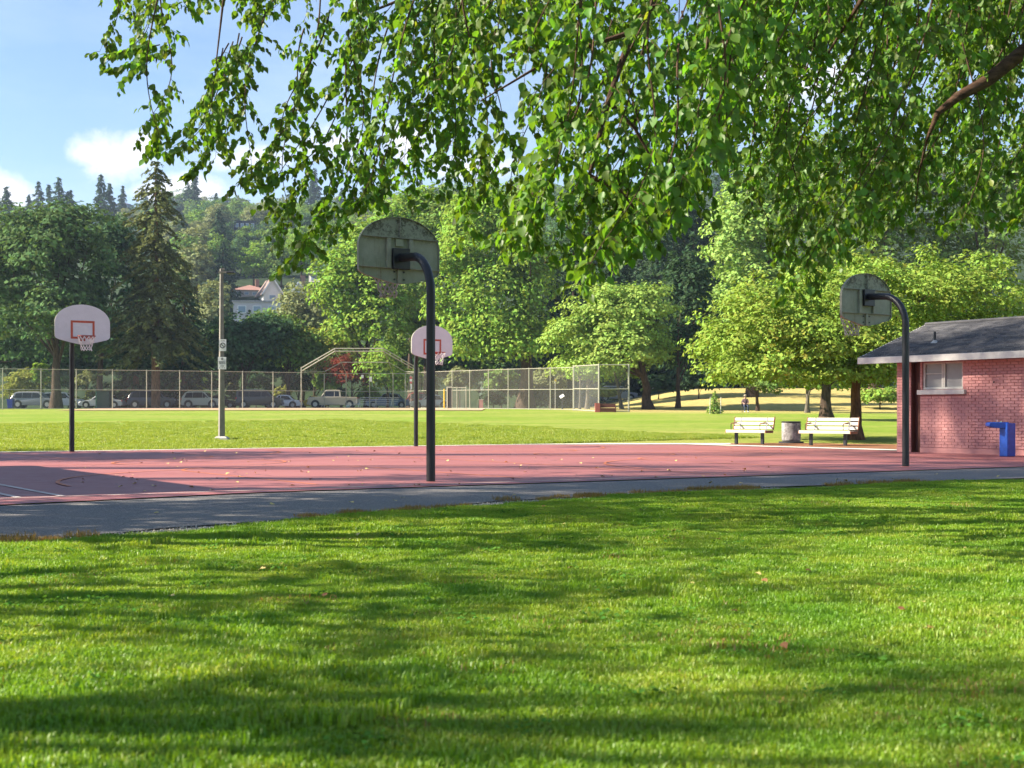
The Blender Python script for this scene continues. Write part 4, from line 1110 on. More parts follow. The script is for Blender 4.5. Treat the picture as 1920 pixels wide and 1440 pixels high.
    for s in (-1, 1):
        MB().box((h - .10, s * (W / 2 - .22), belt - .24), (.20, .38, .14)).build('headlight', 'sign_white', body)
        MB().box((-h + .05, s * (W / 2 - .14), belt - .10), (.12, .24, .2)).build('tail_light', 'sign_red', body)
        MB().box((h - 1.55, s * (W / 2 + .08), belt + .08), (.12, .16, .12)).build('mirror', col, body)
    for x in (h - .02, -h + .02): MB().box((x, 0, cl + .2), (.14, W * .94, .22)).build('bumper', 'galv' if kind == 'pickup' else col, body)
    if kind in ('suv', 'van'):
        for s in (-1, 1): MB().tube([(-h + .8, s * W * .36, H + .05), (h - 2.2, s * W * .36, H + .05)], .025, 6).build('roof_rail', 'galv', body)
    return root
C_silver = paint('car_silver', (0.50, 0.51, 0.54)); C_grey = paint('car_grey', (0.20, 0.215, 0.25)); C_navy = paint('car_navy', (0.018, 0.025, 0.055))
C_white = paint('car_white', (0.78, 0.78, 0.80)); C_tan = paint('car_tan', (0.42, 0.36, 0.27)); C_dark = paint('car_dark', (0.02, 0.025, 0.035)); C_blue = paint('car_blue', (0.10, 0.16, 0.30)); C_yel = paint('car_yellow', (0.55, 0.36, 0.03))
C_red = paint('car_red', (0.32, 0.04, 0.03)); C_ltan = paint('car_ltan', (0.48, 0.46, 0.40))
car('silver grey suv facing right behind the left end of the fence', 66, 149, 1, 'suv', C_grey, 'suv_car', 4.9)
car('white suv half hidden behind the dark trunk at left', 117, 157, 1, 'suv', C_white, 'suv_car', 4.8, 1.8)
car('silver sedan facing left, half hidden by the dark green shed', 192, 149, -1, 'sedan', C_silver, 'sedan_car', 4.75)
car('dark navy suv behind the fir trunk', 287, 149, 1, 'suv', C_navy, 'suv_car', 5.2, 1.85)
car('pale tan suv facing right between navy suv and lamp post', 379, 149, 1, 'suv', C_ltan, 'suv_car', 4.3, 1.78)
car('dark hatchback partly hidden behind the lamp post', 416, 153, 1, 'sedan', C_dark, 'hatchback_car', 3.9, 1.5)
car('long dark van parked right of the lamp post', 487, 148, 1, 'van', C_dark, 'passenger_van', 4.9)
car('white sedan between the dark van and the backstop', 528, 151, -1, 'sedan', C_white, 'sedan_car', 4.4)
car('small yellow car seen behind the white sedan and tan pickup', 585, 156, -1, 'sedan', C_yel, 'sedan_car', 4.0, 1.4)
car('tan pickup truck facing left behind the backstop', 625, 148, -1, 'pickup', C_tan, 'pickup_truck', 5.4, 1.95)
car('blue grey sedan behind the aluminium bleachers', 728, 151, -1, 'sedan', C_blue, 'sedan_car', 4.8, 1.62)
car('silver sedan seen between the two hoop poles at the backstop', 808, 150, -1, 'sedan', C_silver, 'sedan_car', 4.6)
car('red car behind the round red and white signs', 795, 156, 1, 'suv', C_red, 'suv_car', 4.0)
car('grey purple suv parked on the far road behind the wire screens', 1158, 172, 1, 'suv', C_grey, 'suv_car', 4.9, 1.85)
car('pale car on the far road behind the round yellow green tree', 1246, 173, 1, 'sedan', C_silver, 'sedan_car', 4.6)

# ------------------------------------------------------------------ trees
def unit(v): return v / np.maximum(np.linalg.norm(v, axis=-1, keepdims=True), 1e-9)
def kite_cards(rng, C, N, size, aspect=0.62, T=None, fold=0.18):
    """leaf-shaped quads: centres C, normals N, length size (array)"""
    n = len(C)
    r = rng.normal(size=(n, 3)) if T is None else T
    t = unit(r - N * np.sum(r * N, 1, keepdims=True)); b = np.cross(N, t)
    s = size[:, None]
    tip = C + t * s * 0.55; tail = C - t * s * 0.45
    sl = C + b * s * aspect * 0.5 + t * s * 0.04 + N * s * fold * 0.5; sr = C - b * s * aspect * 0.5 + t * s * 0.04 + N * s * fold * 0.5
    V = np.stack([tail, sr, tip, sl], 1).reshape(-1, 3)
    F = np.arange(4 * n).reshape(-1, 4)
    return V, F
def crown_mesh(name, seed, lobes, nclump, clump_r, leaves, size, droop=0.0, shell=(0.45, 1.0), flat=0.75, zmin=None):
    rng = np.random.default_rng(seed)
    lb = np.array([l[:6] for l in lobes], float); wt = np.array([l[3] * l[4] + l[3] * l[5] for l in lobes]); wt = wt / wt.sum()
    li = rng.choice(len(lb), nclump, p=wt)
    d = unit(rng.normal(size=(nclump, 3)))
    d[:, 2] = np.where(d[:, 2] < -0.55, -d[:, 2], d[:, 2])
    ph = rng.uniform(0, 6.28, 6)
    wob = 1 + 0.17 * np.sin(3 * np.arctan2(d[:, 1], d[:, 0]) + ph[0]) + 0.13 * np.sin(5 * d[:, 2] + 4 * np.arctan2(d[:, 1], d[:, 0]) + ph[1])
    rad = (shell[0] + (shell[1] - shell[0]) * rng.uniform(0, 1, nclump) ** 0.55) * wob
    cc = lb[li, :3] + d * lb[li, 3:6] * rad[:, None]
    if zmin is not None: cc[:, 2] = np.maximum(cc[:, 2], zmin + rng.uniform(0, 0.8, nclump))
    cr = clump_r * rng.uniform(0.5, 1.55, nclump)
    k = rng.poisson(leaves * (cr / clump_r) ** 1.6) + 2
    ci = np.repeat(np.arange(nclump), k); n = len(ci)
    o = unit(rng.normal(size=(n, 3))); o[:, 2] = np.where(o[:, 2] < -0.3, -o[:, 2] * 0.6, o[:, 2])
    off = o * (cr[ci] * rng.uniform(0.25, 1, n) ** 0.5)[:, None] * np.array([1, 1, flat])
    C = cc[ci] + off
    if droop: C[:, 2] -= droop * rng.uniform(0, 1, n) ** 2 * np.linalg.norm(off[:, :2], axis=1) * 1.2
    N = unit(o * 0.55 + d[ci] * 0.45 + np.array([0, 0, 0.55]) + rng.normal(size=(n, 3)) * 0.45)
    T = None
    if droop: T = unit(rng.normal(size=(n, 3)) * 0.5 + np.array([0, 0, -1.0]) + o * 0.5)
    V, F = kite_cards(rng, C, N, size * rng.uniform(0.65, 1.35, n), 0.62, T)
    return np_mesh(name, V, F), cc
def trunk_mesh(name, seed, H, r0, lean=(0, 0), limbs=(), flare=1.6, n=10, limb_from=0.35):
    """tapered trunk with limbs reaching to the given points"""
    rg = random.Random(seed); mb = MB()
    pts = []; rad = []
    for i in range(9):
        t = i / 8
        pts.append((lean[0] * t ** 1.3 + rg.uniform(-.04, .04) * r0 * 6 * (0 < i < 8), lean[1] * t ** 1.3 + rg.uniform(-.04, .04) * r0 * 6 * (0 < i < 8), -0.1 + (H + .1) * t))
        rad.append(r0 * (1 - 0.72 * t) * (1 + (flare - 1) * math.exp(-t * 14)))
    mb.tube(pts, rad, n)
    for q in limbs:
        q = Vector(q); t = rg.uniform(limb_from, 0.85) if q.z > H * .5 else max(limb_from, 0.4)
        i = min(7, int(t * 8)); s = Vector(pts[i]); m1 = s.lerp(q, .4) + Vector((0, 0, abs(q.z - s.z) * -0.08 + 0.08 * (q - s).length)); m2 = s.lerp(q, .75)
        rr = rad[i] * 0.5
        mb.tube([s, m1, m2, q], [rr, rr * .65, rr * .4, rr * .15], 6, False)
    return mb.mesh(name, True)
def tree(label, base, lobes, leafmat, seed, trunk_h, trunk_r, nclump, clump_r, leaves, size, bark='bark_dark', name='broadleaf_tree', lean=(0, 0), group=None, droop=0.0, nlimb=9, zmin=None, shell=(0.45, 1.0), cat='tree', limb_from=0.35):
    root = empty(name, base, 0, label, cat, group)
    me, cc = crown_mesh('crown', seed, lobes, nclump, clump_r, leaves, size, droop, shell, 0.75, zmin)
    rg = random.Random(seed); idx = rg.sample(range(len(cc)), min(nlimb, len(cc)))
    link('trunk', trunk_mesh('trunk', seed, trunk_h, trunk_r, lean, [cc[i] for i in idx], 1.6, 10, limb_from), bark, root)
    link('crown', me, leafmat, root)
    return root
def conifer_mesh(seed, H, R0, z0, nlev, per, cards, size, droop=0.35, irregular=0.3, power=0.8):
    rng = np.random.default_rng(seed); Cs = []; Ts = []
    for i in range(nlev):
        t = (i + rng.uniform(-.3, .3)) / nlev; t = min(max(t, 0), 1)
        z = z0 + (H - z0) * t
        L0 = R0 * (1 - t) ** power + 0.12 * R0 * (1 - t * .7)
        for k in range(max(3, int(per * (1 - 0.45 * t)))):
            L = L0 * rng.uniform(1 - irregular * 1.6, 1 + irregular * .55); az = rng.uniform(0, 6.283)
            dirv = np.array([math.cos(az), math.sin(az), 0])
            nc = max(3, int(cards * L / R0)); s = rng.uniform(0.12, 1, nc) ** 0.75
            up = rng.uniform(-.1, .15)
            c = dirv * (s * L)[:, None]; c[:, 2] = z + up * s * L - droop * L * s ** 1.6 + 0.10 * L * np.maximum(0, s - .75) * 2
            side = np.array([-dirv[1], dirv[0], 0]); c += side * (rng.normal(size=nc) * 0.16 * L * (1.1 - s))[:, None]; c[:, 2] -= rng.uniform(0, .32, nc) * size * 1.5
            Cs.append(c); Ts.append(dirv * 0.8 + rng.normal(size=(nc, 3)) * 0.4 + np.array([0, 0, -0.45]))
    C = np.concatenate(Cs); T = unit(np.concatenate(Ts)); n = len(C)
    N = unit(rng.normal(size=(n, 3)) * .55 + np.array([0, 0, .9]) + unit(C * np.array([1, 1, 0])) * 0.5)
    V, F = kite_cards(rng, C, N, size * rng.uniform(.6, 1.3, n), 0.42, T)
    return np_mesh('crown', V, F)
def conifer(label, base, H, R0, z0, seed, mat='lf_conifer', nlev=34, per=9, cards=14, size=0.7, r=0.5, name='conifer_tree', group=None, droop=0.35, irregular=0.3, bark='bark_red', power=0.8):
    root = empty(name, base, 0, label, 'tree', group)
    mb = MB(); mb.tube([(0, 0, -.1), (0, 0, H * .3), (0.05, 0, H * .7), (0, 0, H * .985)], [r * 1.2, r, r * .5, .04], 10)
    link('trunk', mb.mesh('trunk', True), bark, root)
    link('crown', conifer_mesh(seed, H, R0, z0, nlev, per, cards, size, droop, irregular, power), mat, root)
    return root
def zrel(py, Y, base): return Z_(py, Y) - base.z
def lobe(px, py, rx, ry, Y, base, dy=0.0, depth=None):
    """ellipsoid lobe given by its middle and half sizes in the photo at depth Y"""
    s = Y / FPX
    return (X_(px, Y) - base.x, dy, Z_(py, Y) - base.z, rx * s, (depth if depth else rx * s), ry * s)

# --- left group behind the fence
b = G(105, 142)
tree('big dense green tree at the left edge, its dark trunk before the cars', b, [lobe(60, 560, 120, 150, 142, b), lobe(120, 470, 90, 75, 142, b, -2), lobe(-10, 540, 90, 120, 142, b, 1), lobe(150, 610, 70, 80, 142, b, -3)], 'lf_left', 21, 14, 0.50, 520, 1.5, 34, 0.52, nlimb=14)
b = G(188, 150)
tree('dark blue green tree between the big left tree and the tall fir', b, [lobe(200, 560, 65, 130, 150, b), lobe(215, 480, 40, 70, 150, b), lobe(170, 640, 80, 60, 150, b)], 'lf_blue', 22, 12, 0.4, 260, 1.4, 32, 0.5)
b = G(-40, 155)
tree('dark tree behind the left edge of the view', b, [lobe(-20, 560, 110, 150, 155, b), lobe(30, 640, 90, 70, 155, b)], 'lf_blue', 23, 12, 0.4, 240, 1.5, 32, 0.55)
b = G(292, 141)
conifer('tall ragged olive green fir standing behind the left fence', b, (768 - 298) / FPX * 141, 4.6, 6.6, 31, 'lf_conifer', 40, 15, 58, 0.56, 0.40, droop=0.55, irregular=0.55, power=0.5)
b = G(345, 155)
conifer('shorter dark fir right behind the tall ragged fir', b, 17, 4.4, 0.6, 32, 'lf_dark', 34, 12, 24, 0.75, 0.3, irregular=0.35)
b = G(255, 153)
conifer('dark fir left of the tall ragged fir', b, 19, 4.2, 0.8, 33, 'lf_dark', 34, 12, 24, 0.75, 0.3, irregular=0.35)
# --- dark low trees right of the lamp post
b = G(455, 156)
tree('dark green spreading tree right of the lamp post', b, [lobe(455, 655, 62, 55, 156, b), lobe(500, 640, 50, 48, 156, b, -1), lobe(420, 665, 40, 40, 156, b)], 'lf_blue', 41, 6, 0.3, 220, 1.3, 34, 0.5, droop=0.25)
b = G(540, 158)
tree('green tree with feathery sprays left of the backstop', b, [lobe(540, 660, 55, 45, 158, b), lobe(505, 625, 45, 35, 158, b, 1), lobe(575, 675, 35, 30, 158, b)], 'lf_mid', 42, 6, 0.3, 190, 1.2, 32, 0.5, droop=0.3)
b = G(568, 190)
tree('grey green willow like tree in front of the white gables', b, [lobe(565, 590, 42, 55, 190, b), lobe(590, 625, 40, 50, 190, b), lobe(545, 620, 35, 40, 190, b)], 'lf_olive', 43, 10, 0.3, 190, 1.5, 34, 0.55, droop=0.2)
b = G(590, 165)
tree('small yellowish tree behind the left end of the backstop', b, [lobe(600, 655, 38, 32, 165, b), lobe(640, 640, 30, 30, 165, b)], 'lf_gold', 44, 5, 0.2, 110, 1.1, 26, 0.45)
b = G(660, 150)
tree('red leaved maple behind the backstop', b, [lobe(645, 692, 34, 18, 150, b), lobe(680, 705, 38, 20, 150, b), lobe(655, 712, 40, 20, 150, b)], 'lf_red', 45, 3.2, 0.14, 110, 0.8, 26, 0.34)
b = G(690, 158)
tree('bright lime green tree above the backstop', b, [lobe(680, 530, 62, 95, 158, b), lobe(640, 555, 48, 70, 158, b, -1), lobe(715, 600, 55, 75, 158, b, -2), lobe(700, 470, 45, 55, 158, b), lobe(660, 620, 50, 50, 158, b)], 'lf_lime', 46, 13, 0.4, 430, 1.35, 34, 0.48, nlimb=12)
b = G(727, 148)
tree('thin street tree with bright hanging leaves behind the bleachers', b, [lobe(715, 690, 36, 38, 148, b), lobe(735, 712, 30, 26, 148, b)], 'lf_lime', 47, 4, 0.14, 120, 0.9, 28, 0.36, droop=0.5)
b = G(985, 143)
tree('tall drooping green tree right of the nearest hoop', b, [lobe(900, 470, 75, 105, 146, b, 1), lobe(950, 420, 60, 60, 146, b, 2), lobe(860, 560, 48, 95, 146, b, -1), lobe(930, 590, 70, 100, 146, b, -2), lobe(985, 520, 50, 90, 146, b, -2), lobe(890, 650, 50, 45, 146, b, -3), lobe(975, 650, 60, 50, 146, b, -4)], 'lf_lime', 48, 13, 0.8, 720, 1.3, 36, 0.44, droop=0.7, nlimb=14)
b = G(800, 165)
tree('dark green tree behind the farthest hoop', b, [lobe(800, 560, 60, 120, 165, b), lobe(780, 640, 60, 60, 165, b), lobe(830, 480, 50, 80, 165, b)], 'lf_mid', 49, 13, 0.4, 280, 1.5, 32, 0.55)
b = G(770, 172)
tree('yellow green tree behind the nearest backboard', b, [lobe(770, 450, 65, 80, 172, b), lobe(820, 420, 60, 55, 172, b)], 'lf_lime', 50, 16, 0.4, 240, 1.5, 32, 0.55)
# --- dark trees in the middle distance
for i, (px, top, hw, Y, lab) in enumerate(((1075, 420, 60, 178, 'dark conifer behind the round yellow green tree, left one'), (1150, 390, 62, 182, 'dark conifer behind the round yellow green tree, tallest one'), (1235, 400, 60, 178, 'dark conifer right behind the round yellow green tree'), (1300, 430, 55, 172, 'dark conifer beside the tall pale tree'), (1040, 470, 50, 168, 'dark conifer behind the drooping green tree'))):
    b = G(px, Y); conifer(lab, b, Z_(top, Y) - b.z, hw / FPX * Y * 1.25, 1.5, 60 + i, 'lf_dark', 40, 12, 24, 0.9, 0.35, irregular=0.3, bark='bark_dark')
b = G(1110, 195)
tree('big dark tree rising behind the dark conifers', b, [lobe(1110, 470, 95, 110, 195, b), lobe(1200, 450, 95, 110, 195, b), lobe(1050, 520, 70, 90, 195, b), lobe(1150, 580, 110, 90, 195, b)], 'lf_blue', 64, 18, 0.5, 420, 1.8, 34, 0.62)
b = G(1290, 200)
tree('dark broad tree beside the tall pale tree', b, [lobe(1280, 450, 80, 120, 200, b), lobe(1320, 520, 70, 110, 200, b), lobe(1260, 600, 90, 80, 200, b)], 'lf_dark', 65, 18, 0.5, 320, 1.8, 34, 0.62)
# --- park trees on the right
b = G(1216, 119)
tree('round yellow green tree with flared trunk right of the wire screens', b, [lobe(1150, 600, 85, 62, 119, b), lobe(1205, 590, 52, 55, 119, b, -1.5), lobe(1080, 640, 62, 45, 119, b), lobe(1165, 665, 80, 48, 119, b, -1), lobe(1110, 690, 75, 28, 119, b, 1), lobe(1215, 655, 45, 45, 119, b, 1)], 'lf_yellow', 71, 7.5, 0.42, 620, 0.95, 34, 0.34, lean=(-1.2, 0), nlimb=14)
b = G(1271, 121)
tree('thin dark trunked tree right of the round yellow green tree', b, [lobe(1290, 660, 48, 60, 121, b, 2), lobe(1300, 560, 45, 80, 121, b, 3)], 'lf_dark', 72, 8, 0.2, 180, 1.1, 30, 0.42)
b = G(1410, 140)
tree('tall pale green tree rising behind the wide maple', b, [lobe(1420, 410, 85, 120, 140, b, -1), lobe(1490, 350, 75, 90, 140, b, -2), lobe(1380, 500, 60, 100, 140, b, -2), lobe(1500, 460, 90, 120, 140, b), lobe(1440, 580, 110, 80, 140, b, -1), lobe(1350, 610, 42, 55, 140, b, -1)], 'lf_pale', 73, 20, 0.5, 620, 1.5, 36, 0.46, nlimb=14)
b = G(1640, 150)
tree('tall green tree far behind the brick building', b, [lobe(1620, 430, 110, 130, 150, b), lobe(1560, 330, 80, 90, 150, b), lobe(1700, 400, 100, 130, 150, b), lobe(1660, 560, 120, 90, 150, b)], 'lf_mid', 74, 20, 0.5, 460, 1.6, 34, 0.52)
b = G(1850, 150)
tree('tall dark green tree at the far right edge behind the roof', b, [lobe(1840, 430, 120, 140, 150, b), lobe(1920, 360, 100, 120, 150, b), lobe(1800, 560, 110, 90, 150, b)], 'lf_mid', 75, 20, 0.5, 420, 1.6, 34, 0.52)
b = G(1605, 52.5); b.z = 0.05
b = P(1605, 826, 50.5); b.z = gz(b.x, b.y)
tree('wide low maple with reddish trunk behind the right bench', b, [lobe(1440, 625, 125, 82, 51, b, -1.0, 3.6), lobe(1375, 660, 75, 55, 51, b, 0.6, 2.8), lobe(1560, 580, 120, 85, 51, b, 0.8, 4.0), lobe(1680, 570, 130, 90, 51, b, 1.6, 4.0), lobe(1820, 560, 130, 80, 51, b, 2.0, 3.6), lobe(1520, 660, 130, 62, 51, b, -1.4, 3.4), lobe(1640, 655, 60, 40, 51, b, -2.2, 2.0), lobe(1420, 705, 115, 30, 51, b, -0.6, 3.4), lobe(1560, 712, 120, 26, 51, b, -0.6, 3.4), lobe(1700, 690, 100, 40, 51, b, 1.2, 3.2), lobe(1850, 640, 110, 60, 51, b, 2, 3)], 'lf_maple', 76, 4.9, 0.24, 1600, 0.46, 36, 0.155, bark='bark_red', nlimb=12, limb_from=0.58, name='maple_tree', lean=(0.1, 0.2), shell=(0.3, 1.0))
b = G(1550, 80)
tree('dark trunked tree left of the reddish maple trunk', b, [lobe(1540, 690, 90, 45, 80, b), lobe(1480, 660, 80, 60, 80, b, 1), lobe(1590, 650, 90, 70, 80, b, 1)], 'lf_lime', 77, 5.5, 0.36, 330, 0.75, 32, 0.26, nlimb=12)
b = G(1420, 112)
tree('small tree with dark trunk behind the seated person', b, [lobe(1430, 730, 36, 15, 112, b), lobe(1400, 700, 60, 40, 112, b, 2), lobe(1455, 715, 40, 24, 112, b)], 'lf_mid', 78, 3.4, 0.16, 150, 0.8, 28, 0.34)
b = G(1514, 104)
tree('slim pale trunked tree between the benches far behind', b, [lobe(1515, 700, 60, 34, 104, b), lobe(1560, 720, 40, 20, 104, b)], 'lf_lime', 79, 4.5, 0.17, 130, 0.8, 28, 0.3, bark='bark_grey')
for i, (px, Y, r_, lab) in enumerate(((1087, 124, 0.10, 'thin tree trunk behind the grey wire screen, left one'), (1101, 126, 0.19, 'thicker tree behind the grey wire screen'), (1166, 122, 0.17, 'leaning tree behind the rightmost wire screen'))):
    b = G(px, Y); tree(lab, b, [lobe(px + 6, 700, 26, 26, Y, b, 1)], 'lf_lime', 81 + i, 5, r_, 60, 0.8, 24, 0.34, lean=((-1.1 if i == 2 else 0.1), 0), bark='bark_grey')
b = G(1340, 100)
conifer('young pale green conifer held by two stakes', b, 44 / FPX * 100, 0.62, 0.12, 90, 'lf_pale', 20, 10, 12, 0.17, 0.04, irregular=0.2, droop=0.1)
for px, lab in ((1331, 'left wooden stake beside the young conifer'), (1351, 'right wooden stake beside the young conifer')):
    q = G(px, 99.6); r_ = empty('tree_stake', q, 0, lab, 'stake', 'stakes of the young conifer'); MB().tube([(0, 0, -.05), (0.03, 0, 1.2)], [0.035, 0.03], 6).build('shaft', 'slat', r_); MB().tube([(0.03, 0, 1.19), (0.03, 0, 1.24)], [0.03, 0.012], 6).build('tip', 'slat', r_)

# --- shrubs and hedges along the street
def shrub(label, px, py, rx, ry, Y, mat, seed, size=0.30, n=70, name='shrub', base_px=None):
    b = G(px, Y)
    tree(label, b, [lobe(px, py, rx, ry, Y, b), lobe(px - rx * .4, py + ry * .4, rx * .6, ry * .6, Y, b, -.4), lobe(px + rx * .4, py + ry * .4, rx * .6, ry * .6, Y, b, .4)], mat, seed, max(0.5, (Z_(py, Y) - b.z)), 0.07, n, rx / FPX * Y * 0.28, 26, size, name=name, nlimb=5, zmin=0.1, cat='shrub')
shrub('yellowish flowering shrub behind the silver suv', 45, 725, 36, 28, 163, 'lf_gold', 101, 0.35, 110)
shrub('light green shrub above the yellowish one', 78, 700, 16, 24, 162, 'lf_lime', 102, 0.3, 60)
shrub('round clipped yellow green bush by the dark green shed', 172, 741, 11, 9, 161, 'lf_gold', 103, 0.22, 50)
shrub('low yellow green hedge left of the round bush', 152, 752, 14, 7, 162, 'lf_gold', 104, 0.22, 50)
shrub('pale leaved bush behind the silver sedan', 163, 712, 22, 14, 164, 'lf_olive', 105, 0.3, 60)
shrub('yellow flecked bush behind the tan suv', 362, 720, 26, 14, 163, 'lf_lime', 106, 0.3, 70)
shrub('leafy bush beside the dark hatchback', 437, 738, 13, 17, 158, 'lf_olive', 107, 0.25, 60)
shrub('dark reddish bush behind the long van', 480, 718, 30, 20, 165, 'lf_dark', 108, 0.35, 80)
shrub('tall grass like bush behind the white sedan', 530, 738, 16, 14, 162, 'lf_gold', 109, 0.3, 60)
shrub('green bush behind the tan pickup', 615, 715, 26, 22, 163, 'lf_mid', 110, 0.3, 80)
shrub('dark bush left of the bleachers', 640, 742, 10, 16, 152, 'lf_dark', 111, 0.25, 50)
shrub('yellow green bush behind the bleachers', 690, 740, 22, 14, 158, 'lf_lime', 112, 0.3, 60)
shrub('olive bush behind the low gate frame', 862, 712, 26, 22, 150, 'lf_olive', 113, 0.35, 80)
shrub('dark hedge behind the salmon brick pier', 925, 752, 20, 16, 131, 'lf_dark', 114, 0.28, 80, 'hedge')
shrub('green shrub right of the pale signs', 940, 715, 30, 22, 148, 'lf_mid', 115, 0.35, 80)
shrub('wide brown green bush behind the yellow triangle sign', 1030, 715, 34, 20, 150, 'lf_olive', 116, 0.35, 90)
shrub('dry reddish bush in the meadow behind the wire screens', 1130, 738, 26, 7, 140, 'lf_gold', 117, 0.3, 60)
shrub('dark bush under the round yellow green tree', 1235, 722, 30, 14, 150, 'lf_dark', 118, 0.35, 80)
shrub('dark low tree mass left of the young conifer', 1310, 715, 34, 22, 140, 'lf_dark', 119, 0.35, 90)
shrub('yellow green bushes behind the brick building corner', 1650, 745, 40, 14, 118, 'lf_lime', 120, 0.3, 90)
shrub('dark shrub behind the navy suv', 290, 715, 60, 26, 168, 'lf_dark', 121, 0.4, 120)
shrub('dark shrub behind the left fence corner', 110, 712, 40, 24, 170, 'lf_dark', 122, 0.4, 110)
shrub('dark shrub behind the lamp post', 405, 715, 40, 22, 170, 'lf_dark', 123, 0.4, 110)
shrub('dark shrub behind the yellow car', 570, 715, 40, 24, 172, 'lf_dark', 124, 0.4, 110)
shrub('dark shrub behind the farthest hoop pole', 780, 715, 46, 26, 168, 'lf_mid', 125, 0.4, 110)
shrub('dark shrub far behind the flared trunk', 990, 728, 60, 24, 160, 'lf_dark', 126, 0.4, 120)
shrub('dark shrub beyond the meadow by the far road', 1380, 715, 70, 20, 182, 'lf_dark', 127, 0.45, 120)
shrub('green shrub beyond the meadow behind the slim pale trunk', 1500, 718, 60, 18, 182, 'lf_mid', 128, 0.45, 110)
shrub('dark shrub beyond the meadow behind the reddish trunk', 1620, 715, 60, 24, 182, 'lf_dark', 129, 0.45, 110)

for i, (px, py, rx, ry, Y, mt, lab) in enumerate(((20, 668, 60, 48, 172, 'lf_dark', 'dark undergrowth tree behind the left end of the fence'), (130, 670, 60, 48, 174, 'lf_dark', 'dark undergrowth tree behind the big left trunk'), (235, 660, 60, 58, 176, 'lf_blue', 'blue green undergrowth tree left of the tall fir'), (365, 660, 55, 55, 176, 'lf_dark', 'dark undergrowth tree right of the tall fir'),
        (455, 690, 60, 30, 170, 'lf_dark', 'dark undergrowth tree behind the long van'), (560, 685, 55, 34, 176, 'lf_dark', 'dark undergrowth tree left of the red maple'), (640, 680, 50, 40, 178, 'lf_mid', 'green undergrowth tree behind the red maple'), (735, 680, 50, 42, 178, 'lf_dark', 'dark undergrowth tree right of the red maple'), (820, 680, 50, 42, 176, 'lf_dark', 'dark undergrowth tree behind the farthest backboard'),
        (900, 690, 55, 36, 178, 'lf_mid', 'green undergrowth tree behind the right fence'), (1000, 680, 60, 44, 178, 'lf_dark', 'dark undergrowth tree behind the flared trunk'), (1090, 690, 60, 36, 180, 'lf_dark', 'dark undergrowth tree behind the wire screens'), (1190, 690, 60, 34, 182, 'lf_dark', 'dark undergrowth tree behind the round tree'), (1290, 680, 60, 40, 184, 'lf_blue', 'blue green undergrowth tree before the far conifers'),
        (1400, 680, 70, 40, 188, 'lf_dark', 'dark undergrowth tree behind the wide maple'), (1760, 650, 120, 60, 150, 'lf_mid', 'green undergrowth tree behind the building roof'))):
    b = G(px, Y); tree(lab, b, [lobe(px, py, rx, ry, Y, b), lobe(px - rx * .45, py + ry * .35, rx * .6, ry * .7, Y, b, -1.5), lobe(px + rx * .45, py + ry * .35, rx * .6, ry * .7, Y, b, 1.0)], mt, 140 + i, max(2.0, Z_(py, Y) - b.z), 0.15, 150, 1.25, 34, 0.55, nlimb=6, zmin=0.3, shell=(0.3, 1.0))

